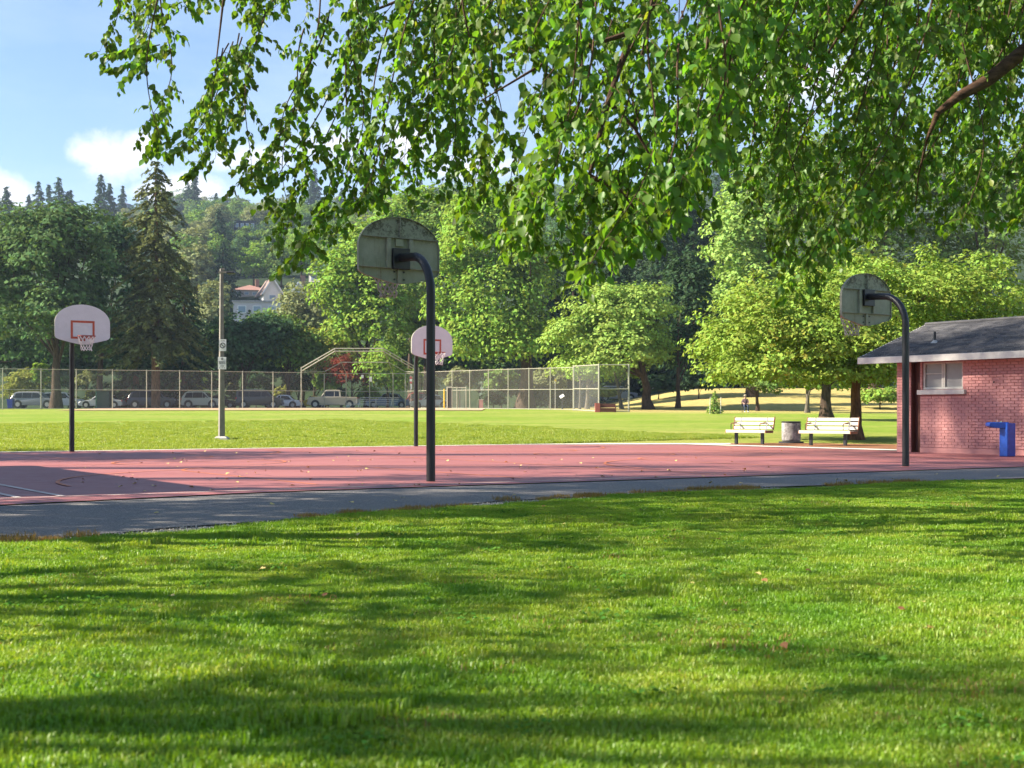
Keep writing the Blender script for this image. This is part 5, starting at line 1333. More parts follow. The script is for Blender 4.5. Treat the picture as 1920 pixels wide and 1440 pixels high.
# ------------------------------------------------------------------ the wooded hill and its houses
def hz(x, y): return float(hill_z(x, y))
def hill_pt(px, Y): x = X_(px, Y); return Vector((x, Y, hz(x, Y) if Y > 210 else gz(x, Y)))
HOUSES = []
def house(name, label, px, Y, py_base, wpx, hpx, roof, wall_col, roof_col, rz=0.0, depth=8.0, wins=3, rows=1, chimney=False, roof_px=8, win_mat='glass_sky'):
    for yy in range(218, 830, 2):          # the spot on the slope seen at that row
        if HOR - (hill_pt(px, yy).z - CAMH) / yy * FPX <= py_base: break
    Y = float(yy); HOUSES.append((px, wpx / 2, Y))
    s = Y / FPX; W = wpx * s; H = hpx * s; RH = roof_px * s
    c = P(px, py_base, Y); gzv = hill_pt(px, Y).z
    root = empty(name, (c.x, c.y, c.z), rz, label, 'house', 'houses on the wooded hill')
    wm = plain(name + '_wall', wall_col, 0.8, 0, 0.06, 2); rm = plain(name + '_roof', roof_col, 0.8, 0, 0.15, 2)
    drop = max(0.5, c.z - gzv + 1.0)
    wl = MB().box((0, depth / 2, (H - drop) / 2), (W, depth, H + drop)).build('wall', wm, root)
    if roof == 'flat': rf = MB().box((0, depth / 2, H + 0.12), (W + 0.5, depth + 0.5, 0.3)).build('roof', rm, root)
    elif roof == 'gable':        # gable faces the viewer
        mb = MB(); mb.prism([(-W / 2, H - .02), (W / 2, H - .02), (0, H + RH)], lambda q: (q[0], 0.02, q[1]), lambda q: (q[0], depth - .02, q[1])); mb.build('gable', wm, root)
        mb = MB(); e = 0.5
        for sgn in (-1, 1):
            sl = RH / (W / 2)
            q = [Vector((sgn * (W / 2 + e), -.5, H - e * sl)), Vector((0, -.5, H + RH)), Vector((0, depth + .5, H + RH)), Vector((sgn * (W / 2 + e), depth + .5, H - e * sl))]
            mb.add([v + Vector((0, 0, .03)) for v in q] + [v + Vector((0, 0, .25)) for v in q], [(0, 1, 2, 3), (4, 7, 6, 5), (0, 4, 5, 1), (1, 5, 6, 2), (2, 6, 7, 3), (3, 7, 4, 0)])
        rf = mb.build('roof', rm, root)
        tb = MB()
        for sgn in (-1, 1):
            a, b_ = Vector((sgn * (W / 2 + .5), -.55, H - .5 * RH / (W / 2) + .1)), Vector((0, -.55, H + RH + .1)); tb.tube([a, b_], 0.22, 4)
        tb.build('barge_board', 'sign_white', rf)
    else:                        # hip
        mb = MB(); e = 0.6; t = max(0.0, W / 2 - depth / 2)
        q = [(-W / 2 - e, -e, H), (W / 2 + e, -e, H), (W / 2 + e, depth + e, H), (-W / 2 - e, depth + e, H), (-t, depth / 2, H + RH), (t + .01, depth / 2, H + RH)]
        mb.add(q, [(0, 1, 5, 4), (1, 2, 5), (2, 3, 4, 5), (3, 0, 4), (0, 3, 2, 1)]); rf = mb.build('roof', rm, root)
    if chimney: MB().box((W * .22, depth * .35, H + RH * .9), (0.9, 0.9, RH * 1.1 + 1)).build('chimney', plain(name + '_chimney', (0.30, 0.16, 0.12), 0.8), rf)
    for r in range(rows):
        for i in range(wins):
            ww = W / (wins + .6) * 0.66; wh = H / (rows + .3) * 0.6
            x = (i - (wins - 1) / 2) * W / (wins + .15); z = H * (r + .55) / (rows + .1)
            w = MB().box((x, -0.03, z), (ww, 0.08, wh)).build('window', 'sign_white', wl)
            MB().box((x, -0.08, z), (ww * .8, 0.04, wh * .82)).build('pane', win_mat, w)
house('hill_house', 'dark flat roofed house on the skyline of the hill', 431, 770, 384, 62, 9, 'hip', (0.06, 0.06, 0.09), (0.05, 0.05, 0.07), 0, 10, 5, 1, True, 6)
house('hill_house', 'dark blue house with a grid of bright windows on the hill', 459, 560, 457, 40, 42, 'flat', (0.03, 0.035, 0.07), (0.04, 0.04, 0.06), 0.05, 10, 4, 3)
house('hill_house', 'white house with a flat roof high on the hill', 610, 600, 424, 40, 13, 'flat', (0.62, 0.60, 0.60), (0.3, 0.3, 0.32), 0.1, 9, 4, 1)
house('hill_house', 'small orange roofed house right of the white flat roofed one', 655, 610, 424, 30, 8, 'hip', (0.50, 0.36, 0.30), (0.40, 0.17, 0.10), 0, 8, 3, 1, True, 8)
house('hill_house', 'orange roofed house behind the hanging leaves', 690, 640, 420, 34, 9, 'hip', (0.5, 0.4, 0.36), (0.38, 0.17, 0.11), 0, 8, 3, 1, False, 8)
house('hill_house', 'house with brownish red hip roof and chimney above the pale flat building', 470, 330, 556, 62, 12, 'hip', (0.50, 0.46, 0.44), (0.30, 0.16, 0.13), 0.25, 9, 4, 1, True, 13)
house('hill_house', 'white gabled house right of the red hip roof', 511, 318, 566, 34, 18, 'gable', (0.72, 0.70, 0.68), (0.20, 0.14, 0.12), 0.35, 9, 1, 1, False, 26)
house('hill_house', 'second white gabled house behind the grey green tree', 560, 312, 572, 34, 16, 'gable', (0.70, 0.68, 0.66), (0.28, 0.18, 0.15), 0.1, 9, 1, 1, True, 26)
house('hill_house', 'white house with grey roof beside the bright lime tree', 600, 360, 530, 44, 18, 'hip', (0.66, 0.65, 0.66), (0.22, 0.22, 0.25), -0.2, 9, 3, 1, True, 14)
house('hill_house', 'pale lilac flat roofed building above the dark green trees', 482, 250, 620, 88, 54, 'flat', (0.52, 0.47, 0.50), (0.36, 0.33, 0.34), 0.12, 9, 3, 2)
house('hill_house', 'small white gable peeping over the trees left of the backstop', 560, 215, 655, 40, 22, 'gable', (0.66, 0.64, 0.62), (0.20, 0.20, 0.24), 0.5, 8, 1, 1, False, 22)
house('hill_house', 'dark roofed house half hidden behind the tall ragged fir', 228, 700, 392, 30, 9, 'hip', (0.10, 0.12, 0.2), (0.06, 0.07, 0.12), 0, 9, 3, 1, False, 6)
house('hill_house', 'white house right of the tall fir on the hill', 330, 480, 428, 22, 9, 'gable', (0.66, 0.64, 0.64), (0.3, 0.22, 0.2), 0.3, 8, 1, 1, False, 9)

def hill_trees():
    rg = random.Random(77)
    protos = []
    specs = [('lf_mid', 'dec'), ('lf_olive', 'dec'), ('lf_lime', 'dec'), ('lf_blue', 'dec'), ('lf_farfir', 'fir'), ('lf_farfir', 'fir2')]
    labs = {0: 'mid green broadleaf tree on the wooded hillside', 1: 'olive green broadleaf tree on the wooded hillside', 2: 'yellow green broadleaf tree on the wooded hillside', 3: 'dark broadleaf tree on the wooded hillside', 4: 'dark pointed fir standing on the hill', 5: 'narrow dark fir standing on the hill'}
    made = {}
    def place(kind, px, Y, scale, dz=0.0, base=None):
        b = base or hill_pt(px, Y)
        k = (kind, rg.randrange(2))
        if k not in made:
            mat, sh = specs[kind]; sd_ = 300 + kind * 7 + k[1]
            if sh == 'dec':
                o = tree(labs[kind], (0, 0, 0), [(0, 0, 9, 5.4, 5.4, 6.5), (2.4, 1, 7, 3.8, 3.8, 4.2), (-2.2, -1, 8, 3.8, 3.8, 5), (0.5, -2, 5, 4.4, 3.6, 3.2)], mat, sd_, 9, 0.4, 150, 1.55, 22, 0.85, group='broadleaf trees on the wooded hill', nlimb=5)
            else:
                o = conifer(labs[kind], (0, 0, 0), 22, 6.4 if sh == 'fir' else 4.4, 0.8, sd_, mat, 32, 11, 18, 1.6, 0.35, group='firs on the wooded hill', irregular=0.4, bark='bark_dark')
            made[k] = o
        else:
            o = copy_thing(made[k])
        o.location = (b.x, b.y, b.z + dz); o.scale = (scale * rg.uniform(.9, 1.1),) * 2 + (scale * rg.uniform(.9, 1.12),)
        o.rotation_euler = (0, 0, rg.uniform(0, 6.28))
        wh = 'left of the tall ragged fir' if px < 240 else 'behind the tall ragged fir' if px < 380 else 'above the lamp post' if px < 450 else 'around the red roofed houses' if px < 540 else 'above the white gables' if px < 620 else 'behind the bright lime tree' if px < 720 else 'behind the nearest hoop' if px < 860 else 'behind the drooping green tree' if px < 1040 else 'behind the dark conifers' if px < 1300 else 'beside the tall pale tree'
        up_ = 'lower' if b.y < 330 else 'middle' if b.y < 520 else 'upper'
        o['label'] = {0: 'mid green', 1: 'olive green', 2: 'yellow green', 3: 'dark green', 4: 'pointed dark fir', 5: 'narrow dark fir'}[kind] + (' broadleaf tree' if kind < 4 else '') + ' on the ' + up_ + ' hillside ' + wh
        return o
    # skyline firs that can be told apart
    for px, top, Y, k in ((12, 343, 560, 4), (-12, 352, 570, 4), (54, 366, 600, 5), (72, 350, 580, 4), (92, 352, 600, 5), (110, 333, 560, 4), (133, 348, 580, 5), (128, 366, 560, 4), (190, 334, 560, 4), (206, 350, 580, 5), (365, 328, 690, 5), (352, 342, 700, 4), (545, 348, 700, 4), (590, 325, 690, 4), (640, 350, 700, 4), (686, 330, 690, 4), (700, 345, 680, 5), (1380, 285, 520, 4), (1360, 300, 540, 5), (1405, 300, 530, 4), (230, 352, 660, 5), (665, 352, 690, 5), (568, 345, 700, 5)):
        b = hill_pt(px, Y); h = max(6.0, Z_(top, Y) - b.z)
        place(k, px, Y, h / 22.0 if h < 40 else 1.8)
    # rows of the wood
    cov = [(-100, 396), (225, 396), (236, 470), (265, 400), (335, 400), (372, 560), (392, 600), (560, 600), (590, 520), (640, 470), (700, 420), (760, 370), (1000, 350), (1040, 400), (1290, 390), (1310, 330), (1440, 280)]
    Y = 232.0
    while Y < 800:
        s = Y / FPX; px = -60 + rg.uniform(0, 5) / s
        while px < 1440:
            step = (6.2 if 232 < px < 730 else 15.0) / s
            yy = Y + rg.uniform(-9, 9); b = hill_pt(px, yy); top = HOR - (b.z + 13 - CAMH) / yy * FPX
            free = top < np.interp(px, [c[0] for c in cov], [c[1] for c in cov]) + 12
            fit = 1.0
            for hx, hw, hy in HOUSES:
                if abs(px - hx) < hw + 12 and hy - 105 < yy < hy + 14: fit = 0.0 if yy > hy - 8 else min(fit, (hy - yy) / 105 * .36 + .04)
            if free and fit > 0:
                k = rg.choices((0, 1, 2, 3, 4), (5, 3, 2.4, 3, 1.6 if fit == 1 else 0))[0]
                place(k, px, yy, rg.uniform(.62, 1.1) * (0.8 if k == 4 else 0.9) * fit)
            px += step * rg.uniform(.8, 1.5)
        Y += 20 + Y * 0.030
hill_trees()

# ------------------------------------------------------------------ trees standing left of the view (their shade lies on court and lawn)
def shade_tree(label, gx, gy, H, rx, z0, seed, nclump, clump_r, leaves, size):
    zc = (z0 + H) / 2; rz_ = (H - z0) / 2; k = zc / math.tan(SUN_EL)     # its shade falls round (gx, gy)
    x, y = gx + SUN_AZ.x * k, gy + SUN_AZ.y * k
    b = Vector((x, y, gz(x, y)))
    tree(label, b, [(0, 0, zc, rx, rx, rz_), (rx * .3, -rx * .3, zc - rz_ * .3, rx * .7, rx * .7, rz_ * .6), (-rx * .3, rx * .2, zc + rz_ * .3, rx * .6, rx * .6, rz_ * .6)], 'lf_shade', seed, H * .75, 0.3, nclump, clump_r, leaves, size, group='trees left of the court', nlimb=12, shell=(0.25, 1.0))
shade_tree('small tree standing left of the lawn beyond the view', -1.2, 7.6, 8.0, 2.7, 3.2, 401, 44, 0.60, 30, 0.15)
shade_tree('tree beside the lawn edge beyond the view', 0.2, 11.2, 8.8, 2.8, 3.6, 407, 44, 0.60, 30, 0.15)
shade_tree('tree left of the camera beyond the view', 0.6, 4.4, 10.5, 3.0, 5.0, 408, 34, 0.60, 30, 0.16)
shade_tree('tree left of the asphalt path beyond the view', -2.2, 15.4, 11.0, 3.9, 5.0, 402, 205, 0.62, 30, 0.20)
shade_tree('low tree left of the asphalt path beyond the view', -5.6, 13.6, 9.5, 3.2, 3.6, 411, 130, 0.58, 30, 0.18)
shade_tree('tall tree beside the shelter beyond the view', 1.6, 19.2, 17.5, 4.2, 9.0, 409, 260, 0.68, 30, 0.22)
shade_tree('tall tree left of the court beyond the view', 5.4, 22.4, 22.5, 4.2, 13.0, 403, 215, 0.75, 28, 0.24)
shade_tree('taller tree left of the court beyond the view', 9.8, 27.2, 27.0, 4.8, 17.5, 410, 250, 0.75, 28, 0.24)
shade_tree('tree left of the far court corner beyond the view', -12.0, 33.8, 12.0, 4.6, 3.5, 404, 300, 0.8, 30, 0.24)
shade_tree('tallest tree left of the field beyond the view', 12.4, 35.6, 30.0, 4.9, 19.5, 405, 240, 0.80, 30, 0.24)

# ------------------------------------------------------------------ the big tree overhead: hanging shoots of leaves in front of the camera
LEAF_V = np.array([(0, 0, 0), (0.30, 0.16, 0.05), (0.44, 0.40, 0.07), (0.33, 0.70, 0.04), (0, 1.08, -0.06), (-0.33, 0.70, 0.04), (-0.44, 0.40, 0.07), (-0.30, 0.16, 0.05), (0, 0.5, -0.03)], float)
LEAF_F = np.array([(0, 1, 8), (1, 2, 8), (2, 3, 8), (3, 4, 8), (4, 5, 8), (5, 6, 8), (6, 7, 8), (7, 0, 8)], int)
def leaves_np(P0, D, N, size):
    """P0 stalk ends, D leaf direction, N leaf normal"""
    n = len(P0); D = unit(D); N = unit(N - D * np.sum(N * D, 1, keepdims=True)); S = np.cross(D, N)
    rc = np.random.default_rng(n); curl = rc.normal(0.6, 1.3, n)[:, None]; cup = rc.normal(1.0, 0.9, n)[:, None]; wid = rc.uniform(.8, 1.15, n)[:, None]
    lz = cup * LEAF_V[None, :, 2] - curl * 0.16 * LEAF_V[None, :, 1] ** 2
    V = P0[:, None, :] + size[:, None, None] * ((wid * LEAF_V[None, :, 0])[:, :, None] * S[:, None, :] + LEAF_V[None, :, 1:2] * D[:, None, :] + lz[:, :, None] * N[:, None, :])
    F = (np.arange(n)[:, None, None] * len(LEAF_V) + LEAF_F[None]).reshape(-1, 3)
    return V.reshape(-1, 3), F
BOT = [(190, 95), (215, 135), (245, 140), (262, 120), (275, 280), (300, 310), (330, 300), (362, 335), (400, 300), (418, 110), (432, 250), (440, 365), (475, 352), (500, 345), (520, 500), (560, 512), (600, 480), (640, 420), (665, 395), (720, 392), (760, 330), (800, 408), (830, 330), (870, 380), (905, 470), (950, 505), (985, 440), (1030, 520), (1060, 540), (1100, 578), (1150, 505), (1200, 470), (1240, 450), (1290, 430), (1330, 330), (1350, 290), (1385, 285), (1410, 330), (1440, 450), (1480, 545), (1520, 580), (1550, 520), (1590, 470), (1650, 445), (1720, 430), (1800, 435), (1930, 430), (2050, 440)]
def bottom_row(px): return float(np.interp(px, [p[0] for p in BOT], [p[1] for p in BOT]))
def near_tree():
    rg = random.Random(2024); rng = np.random.default_rng(2024)
    base = Vector((9.6, 13.5, 0.0)); base.z = gz(base.x, base.y)
    root = empty('overhanging_tree', base, 0, 'broadleaf tree hanging over the view from the right, leafy shoots across the top', 'tree')
    L_ = lambda p: Vector(p) - base
    # trunk and main limbs
    MB().tube([(0, 0, -.15), (0, 0, .4), (-.1, .1, 2.5), (-.2, .1, 5), (-.3, .2, 8), (-.4, .2, 11)], [.62, .45, .40, .36, .28, .12], 14).build('trunk', 'bark_limb', root, True)
    limb_paths = [
        [P(2330, -300, 12.0), P(2080, -60, 11.6), P(1925, 92, 11.3), P(1850, 152, 11.2), P(1795, 182, 11.15), P(1758, 212, 11.1), P(1738, 262, 11.2), P(1722, 330, 11.5), P(1716, 400, 12.0)],
        [P(2350, -420, 13.0), P(1900, -260, 12.0), P(1500, -120, 11.0), P(1250, -30, 10.4), P(1185, 60, 10.2), P(1140, 190, 10.1), P(1105, 330, 10.0), P(1050, 385, 9.9)],
        [P(2350, -500, 13.6), P(1600, -330, 13.4), P(1000, -200, 13.0), P(600, -110, 12.6), P(420, -10, 12.6), P(405, 120, 12.6)],
        [P(2300, -380, 14.2), P(1700, -200, 15.0), P(1300, -120, 15.4), P(900, -60, 15.4), P(700, 20, 15.2), P(640, 160, 15.0)],
        [P(2200, -300, 10.0), P(1900, -150, 9.6), P(1640, -40, 9.6), P(1590, 40, 10.6), P(1540, 120, 11.6), P(1520, 180, 12.4)],
    ]
    rads = [(.13, .090, .062, .052, .040, .026, .012, .007, .003), (.14, .09, .05, .034, .026, .02, .014, .008), (.14, .09, .05, .025, .014, .006), (.13, .08, .045, .025, .014, .006), (.10, .06, .03, .012, .008, .005)]
    for path, rd in zip(limb_paths, rads):
        MB().tube([Vector((-.25, .15, 6.8))] + [L_(p) for p in path], [rd[0] * 1.2] + list(rd), 10).build('limb', 'bark_limb', root, True)
    # side branch stubs on the thick limb
    for a, b_ in (((1140, 190, 10.1), (1240, 330, 10.2)), ((1105, 330, 10.0), (1215, 420, 10.2)), ((1185, 60, 10.2), (900, 190, 10.4))):
        p, q = L_(P(*a)), L_(P(*b_)); m = p.lerp(q, .5) + Vector((0, 0, .08)); MB().tube([p, m, q], [.02, .013, .005], 6).build('branch', 'bark_limb', root, True)
    # shoots
    tw = MB(); LP = []; LD = []; LN = []; LS = []
    def shoot(px, py, Y, length, lean, tipcurl, spacing, lsize, dens=1.0):
        """a hanging shoot whose tip is at (px, py); lean: sideways run per unit fall (towards the right at its root)"""
        n = max(5, int(length / 0.05)); pts = []
        tip = P(px, py, Y); dy = rg.uniform(-.35, .35)
        for i in range(n + 1):
            t = i / n                       # 0 tip, 1 root
            fall = length * t
            x = tip.x + lean * fall + tipcurl * (1 - math.exp(-4 * t)) ; z = tip.z + fall * (0.55 + .45 * t) ; y = tip.y + dy * t * length
            pts.append(Vector((x + 0.012 * math.sin(9 * t + px), y + 0.012 * math.sin(7 * t + px), z)))
        lp = [L_(p) for p in pts]
        rr = [0.0016 + 0.0055 * i / n * min(1, length) for i in range(n + 1)]
        tw.tube(lp, rr, 4, False)
        arr = np.array([tuple(p) for p in lp]); seg = np.diff(arr, axis=0); cum = np.concatenate([[0], np.cumsum(np.linalg.norm(seg, axis=1))])
        s = 0.0; side = 1
        while s < cum[-1]:
            p = np.array([np.interp(s, cum, arr[:, k]) for k in range(3)])
            i = min(len(seg) - 1, int(np.searchsorted(cum, s)) if s > 0 else 0); td = -seg[max(0, i - 1)]; td = td / (np.linalg.norm(td) + 1e-9)
            if rg.random() < dens:
                out = np.array([rg.gauss(0, 1), rg.gauss(0, 1) * .9, 0]); out = out / (np.linalg.norm(out) + 1e-9)
                d = td * .35 + out * .75 + np.array([0, 0, -0.72 - .3 * rg.random()])
                nn = np.array([rg.gauss(0, .8), rg.gauss(0, .8), .35]) + out * .9 + np.array([0, 0, .35])
                LP.append(p + out * .02); LD.append(d); LN.append(nn); LS.append(lsize * rg.uniform(.62, 1.18) * (0.75 + .25 * min(1, s / .25)))
            s += spacing * rg.uniform(.6, 1.4); side = -side
    def branch(px, py, Y, length, lean, lsize, dens=1.0, sidelen=(.10, .40), gap=.080):
        # a drooping branch, tip at (px, py), with leafy side shoots
        n = 26; tip = P(px, py, Y); dy = rg.uniform(-.3, .3); w1, w2 = rg.uniform(0, 6), rg.uniform(4, 8); curl = rg.uniform(-.12, .22)
        pts = []
        for i in range(n + 1):
            t = i / n; f = length * t
            pts.append(Vector((tip.x + lean * f + curl * (1 - math.exp(-3.5 * t)) + .05 * math.sin(w2 * t + w1) * length, tip.y + dy * f + .04 * math.sin(w2 * t * 1.3 + w1), tip.z + f * (0.72 + .28 * t))))
        tw.tube([L_(p) for p in pts], [0.0014 + 0.0055 * i / n * min(1.4, length) for i in range(n + 1)], 5, False)
        s = 0.0; side = rg.choice((-1, 1))
        while s < length:
            t = s / length; k = min(n - 1, int(t * n)); p = pts[k].lerp(pts[k + 1], t * n - k)
            if rg.random() < dens:
                sl = rg.uniform(*sidelen) * (0.45 + .55 * min(1, s / .5)); az = rg.uniform(0, 6.283)
                d = Vector((math.cos(az) - .25, math.sin(az) * .9, rg.uniform(-.75, .15))).normalized(); m_ = max(4, int(sl / .019)); q = p.copy(); sp = [L_(q)]
                for a_ in range(m_):
                    q = q + d * (sl / m_); d = (d + Vector((0, 0, -.10))).normalized(); sp.append(L_(q))
                    out = np.array([rg.gauss(0, 1), rg.gauss(0, .9), rg.gauss(0, .35)]); out /= np.linalg.norm(out) + 1e-9
                    LP.append(np.array(sp[-1]) + out * .012); LD.append(np.array(d) * .55 + out * .6 + np.array([0, 0, -.55 - .35 * rg.random()]))
                    LN.append(out * .55 + np.array([rg.gauss(0, .45), rg.gauss(0, .45), .75])); LS.append(lsize * rg.uniform(.5, 1.3))
                tw.tube(sp, [.0028 - .0018 * a_ / m_ for a_ in range(m_ + 1)], 3, False)
            s += gap * rg.uniform(.5, 1.5)
    px = 200.0
    while px < 2080:
        q = px + rg.uniform(-12, 12); e = bottom_row(q) - 10 - abs(rg.gauss(0, 10))
        Y = rg.uniform(11.5, 14) if q < 900 else (rg.uniform(8.8, 11.5) if q < 1330 else rg.uniform(10.2, 14.0))
        ln = max(.4, (e + rg.uniform(80, 260)) / FPX * Y) * (rg.uniform(.45, .9) if q < 700 else rg.uniform(.7, 1.0))
        branch(q, e, Y, min(2.6, ln), rg.uniform(.02, .45), .062 if q < 900 else (.068 if q < 1330 else .058))
        px += rg.uniform(18, 30) if q < 1330 else rg.uniform(22, 36)
    cnt = 0
    while cnt < 105:
        q = rg.uniform(420, 2090); e0 = bottom_row(q); e = -60 + (e0 + 40) * rg.random() ** .9 * .92
        if q < 660 and rg.random() < .72: continue
        if q < 900 and e > 180 and rg.random() < .7: continue
        Y = rg.uniform(11.5, 15.5) if q < 900 else (rg.uniform(9.2, 14.0) if q < 1330 else rg.uniform(10.2, 16))
        branch(q, min(e, e0 - 14), Y, rg.uniform(.7, 1.7), rg.uniform(-.1, .6), .060); cnt += 1
    for _ in range(150):
        q = rg.uniform(230, 2090); branch(q, rg.uniform(-60, 110 if q > 620 else 50), rg.uniform(11.5, 16.5), rg.uniform(.5, 1.2), rg.uniform(-.2, .6), .062)
    # shaded back of the crown on the right
    for _ in range(120):
        q = rg.uniform(1400, 2140); e0 = bottom_row(q); branch(q, rg.uniform(0, e0 - 10), rg.uniform(14, 20), rg.uniform(.7, 1.6), rg.uniform(-.2, .4), .060)
    # a few single runs that flick out to the left
    for (a, b_, c_, Y) in (((418, 90), (390, 240), (275, 285), 12.8), ((418, 200), (395, 300), (345, 335), 12.6), ((640, 250), (610, 440), (515, 516), 12.0), ((330, 90), (270, 110), (205, 132), 13.0), ((300, 84), (240, 95), (200, 104), 13.2), ((560, 200), (500, 300), (424, 366), 12.8), ((640, 230), (560, 330), (470, 356), 12.6), ((740, 330), (700, 385), (600, 400), 12.0)):
        pts = []
        for i in range(40):
            t = i / 39; x = (1 - t) ** 2 * a[0] + 2 * t * (1 - t) * b_[0] + t * t * c_[0]; y = (1 - t) ** 2 * a[1] + 2 * t * (1 - t) * b_[1] + t * t * c_[1]
            pts.append(L_(P(x, y, Y)))
        tw.tube(pts, [.007 - .0055 * i / 39 for i in range(40)], 4, False)
        for i in range(2, 40):
            for _ in range(2):
                out = np.array([rg.gauss(0, 1), rg.gauss(0, .9), rg.gauss(0, .5)]); out /= np.linalg.norm(out) + 1e-9
                td = np.array(pts[min(39, i + 1)] - pts[i - 1]); td /= np.linalg.norm(td) + 1e-9
                LP.append(np.array(pts[i]) + out * .015); LD.append(td * .5 + out * .6 + np.array([0, 0, -.6])); LN.append(out * .8 + np.array([rg.gauss(0, .5), rg.gauss(0, .5), .5])); LS.append(.070 * rg.uniform(.7, 1.15))
    # upper crown above the view
    up = []
    LP = np.array(LP); LD = np.array(LD); LN = np.array(LN); LS = np.array(LS)
    tag(tw.build('twigs', 'bark_twig', root), kind='stuff')
    # the largest single leaves are parts of their own, the rest one mass of leaves
    w = LP + np.array(base)
    size_px = LS * FPX / w[:, 1]; pxx = 960 + w[:, 0] / w[:, 1] * FPX; pyy = HOR - (w[:, 2] - CAMH) / w[:, 1] * FPX
    inview = (pxx > 0) & (pxx < 1920) & (pyy > 20) & (pyy < 700)
    order = np.argsort(-(size_px * inview))[:300]
    keep = np.ones(len(LP), bool); keep[order] = False
    V, F = leaves_np(LP[keep], LD[keep], LN[keep], LS[keep])
    fo = link('foliage', np_mesh('foliage', V, F), 'lf_near', root); tag(fo, kind='stuff')
    lm = []
    for k in range(3):
        VV = LEAF_V.copy(); VV[:, 2] += rng.normal(size=len(VV)) * .02; me = np_mesh('leaf', VV, LEAF_F); me.materials.append(M['lf_near']); lm.append(me)
    for i in order:
        D = Vector(LD[i]).normalized(); N = Vector(LN[i]); N = (N - D * N.dot(D)).normalized(); S = D.cross(N)
        o = bpy.data.objects.new('leaf', lm[i % 3]); COL.objects.link(o); o.parent = root
        m = Matrix((S, D, N)).transposed().to_4x4(); o.matrix_local = Matrix.Translation(Vector(LP[i])) @ m @ Matrix.Scale(float(LS[i]), 4)
    # crown higher up
    me, cc = crown_mesh('crown', 55, [(-1.0, 0, 10.0, 5, 5, 3), (1.5, 1, 11, 5, 5, 3)], 260, 0.7, 26, 0.16)
    link('crown', me, 'lf_near', root)
    print('near leaves', len(LP))
near_tree()

# ------------------------------------------------------------------ scattered stuff: grass, gravel, fallen leaves
def scatter(name, pts, rots, scls, meshes, mat, label=None, cat=None):
    src = bpy.data.collections.new(name + '_source')
    for me in meshes:
        me.materials.clear(); me.materials.append(M[mat]); src.objects.link(bpy.data.objects.new(name + '_patch', me))
    me = bpy.data.meshes.new(name); n = len(pts)
    me.vertices.add(n); me.vertices.foreach_set('co', np.asarray(pts, np.float32).ravel())
    a = me.attributes.new('rot', 'FLOAT_VECTOR', 'POINT'); a.data.foreach_set('vector', np.asarray(rots, np.float32).ravel())
    a = me.attributes.new('scl', 'FLOAT', 'POINT'); a.data.foreach_set('value', np.asarray(scls, np.float32).ravel())
    o = bpy.data.objects.new(name, me); COL.objects.link(o)
    ng = bpy.data.node_groups.new(name + '_nodes', 'GeometryNodeTree')
    ng.interface.new_socket('Geometry', in_out='INPUT', socket_type='NodeSocketGeometry'); ng.interface.new_socket('Geometry', in_out='OUTPUT', socket_type='NodeSocketGeometry')
    N = ng.nodes; L = ng.links
    gi = N.new('NodeGroupInput'); go = N.new('NodeGroupOutput'); ip = N.new('GeometryNodeInstanceOnPoints'); ci = N.new('GeometryNodeCollectionInfo')
    ci.inputs['Collection'].default_value = src; ci.inputs['Separate Children'].default_value = True; ci.inputs['Reset Children'].default_value = True
    r = N.new('GeometryNodeInputNamedAttribute'); r.data_type = 'FLOAT_VECTOR'; r.inputs['Name'].default_value = 'rot'
    s = N.new('GeometryNodeInputNamedAttribute'); s.data_type = 'FLOAT'; s.inputs['Name'].default_value = 'scl'
    L.new(gi.outputs[0], ip.inputs['Points']); L.new(ci.outputs[0], ip.inputs['Instance']); ip.inputs['Pick Instance'].default_value = True
    L.new(r.outputs['Attribute'], ip.inputs['Rotation']); L.new(s.outputs['Attribute'], ip.inputs['Scale']); L.new(ip.outputs[0], go.inputs[0])
    md = o.modifiers.new('scatter', 'NODES'); md.node_group = ng
    return tag(o, label, cat, None, 'stuff')
def blade_patch(seed, size, n, h0, h1, w, bend=0.6):
    rng = np.random.default_rng(seed)
    p = rng.uniform(-size / 2, size / 2, (n, 2)); h = rng.uniform(h0, h1, n) * (0.75 + .5 * rng.random(n)); az = rng.uniform(0, 6.283, n); bd = rng.uniform(.1, bend, n) * h; tw = az + rng.normal(size=n) * .5
    d = np.stack([np.cos(az), np.sin(az)], 1); s = np.stack([-np.sin(tw), np.cos(tw)], 1) * (w * rng.uniform(.6, 1.3, n) / 2)[:, None]
    z0 = np.full(n, -0.012)
    b0 = np.column_stack([p - s, z0]); b1 = np.column_stack([p + s, z0])
    m = p + d * (bd * .3)[:, None]; m0 = np.column_stack([m - s * .8, h * .6]); m1 = np.column_stack([m + s * .8, h * .6])
    t = p + d * bd[:, None]; tp = np.column_stack([t, h * (1 - .25 * bd / h)])
    V = np.stack([b0, b1, m1, m0, tp], 1).reshape(-1, 3)
    i = np.arange(n)[:, None] * 5
    F = np.concatenate([i + np.array([[0, 1, 2]]), i + np.array([[0, 2, 3]]), i + np.array([[3, 2, 4]])], 0)
    return np_mesh('blade_patch', V, F)
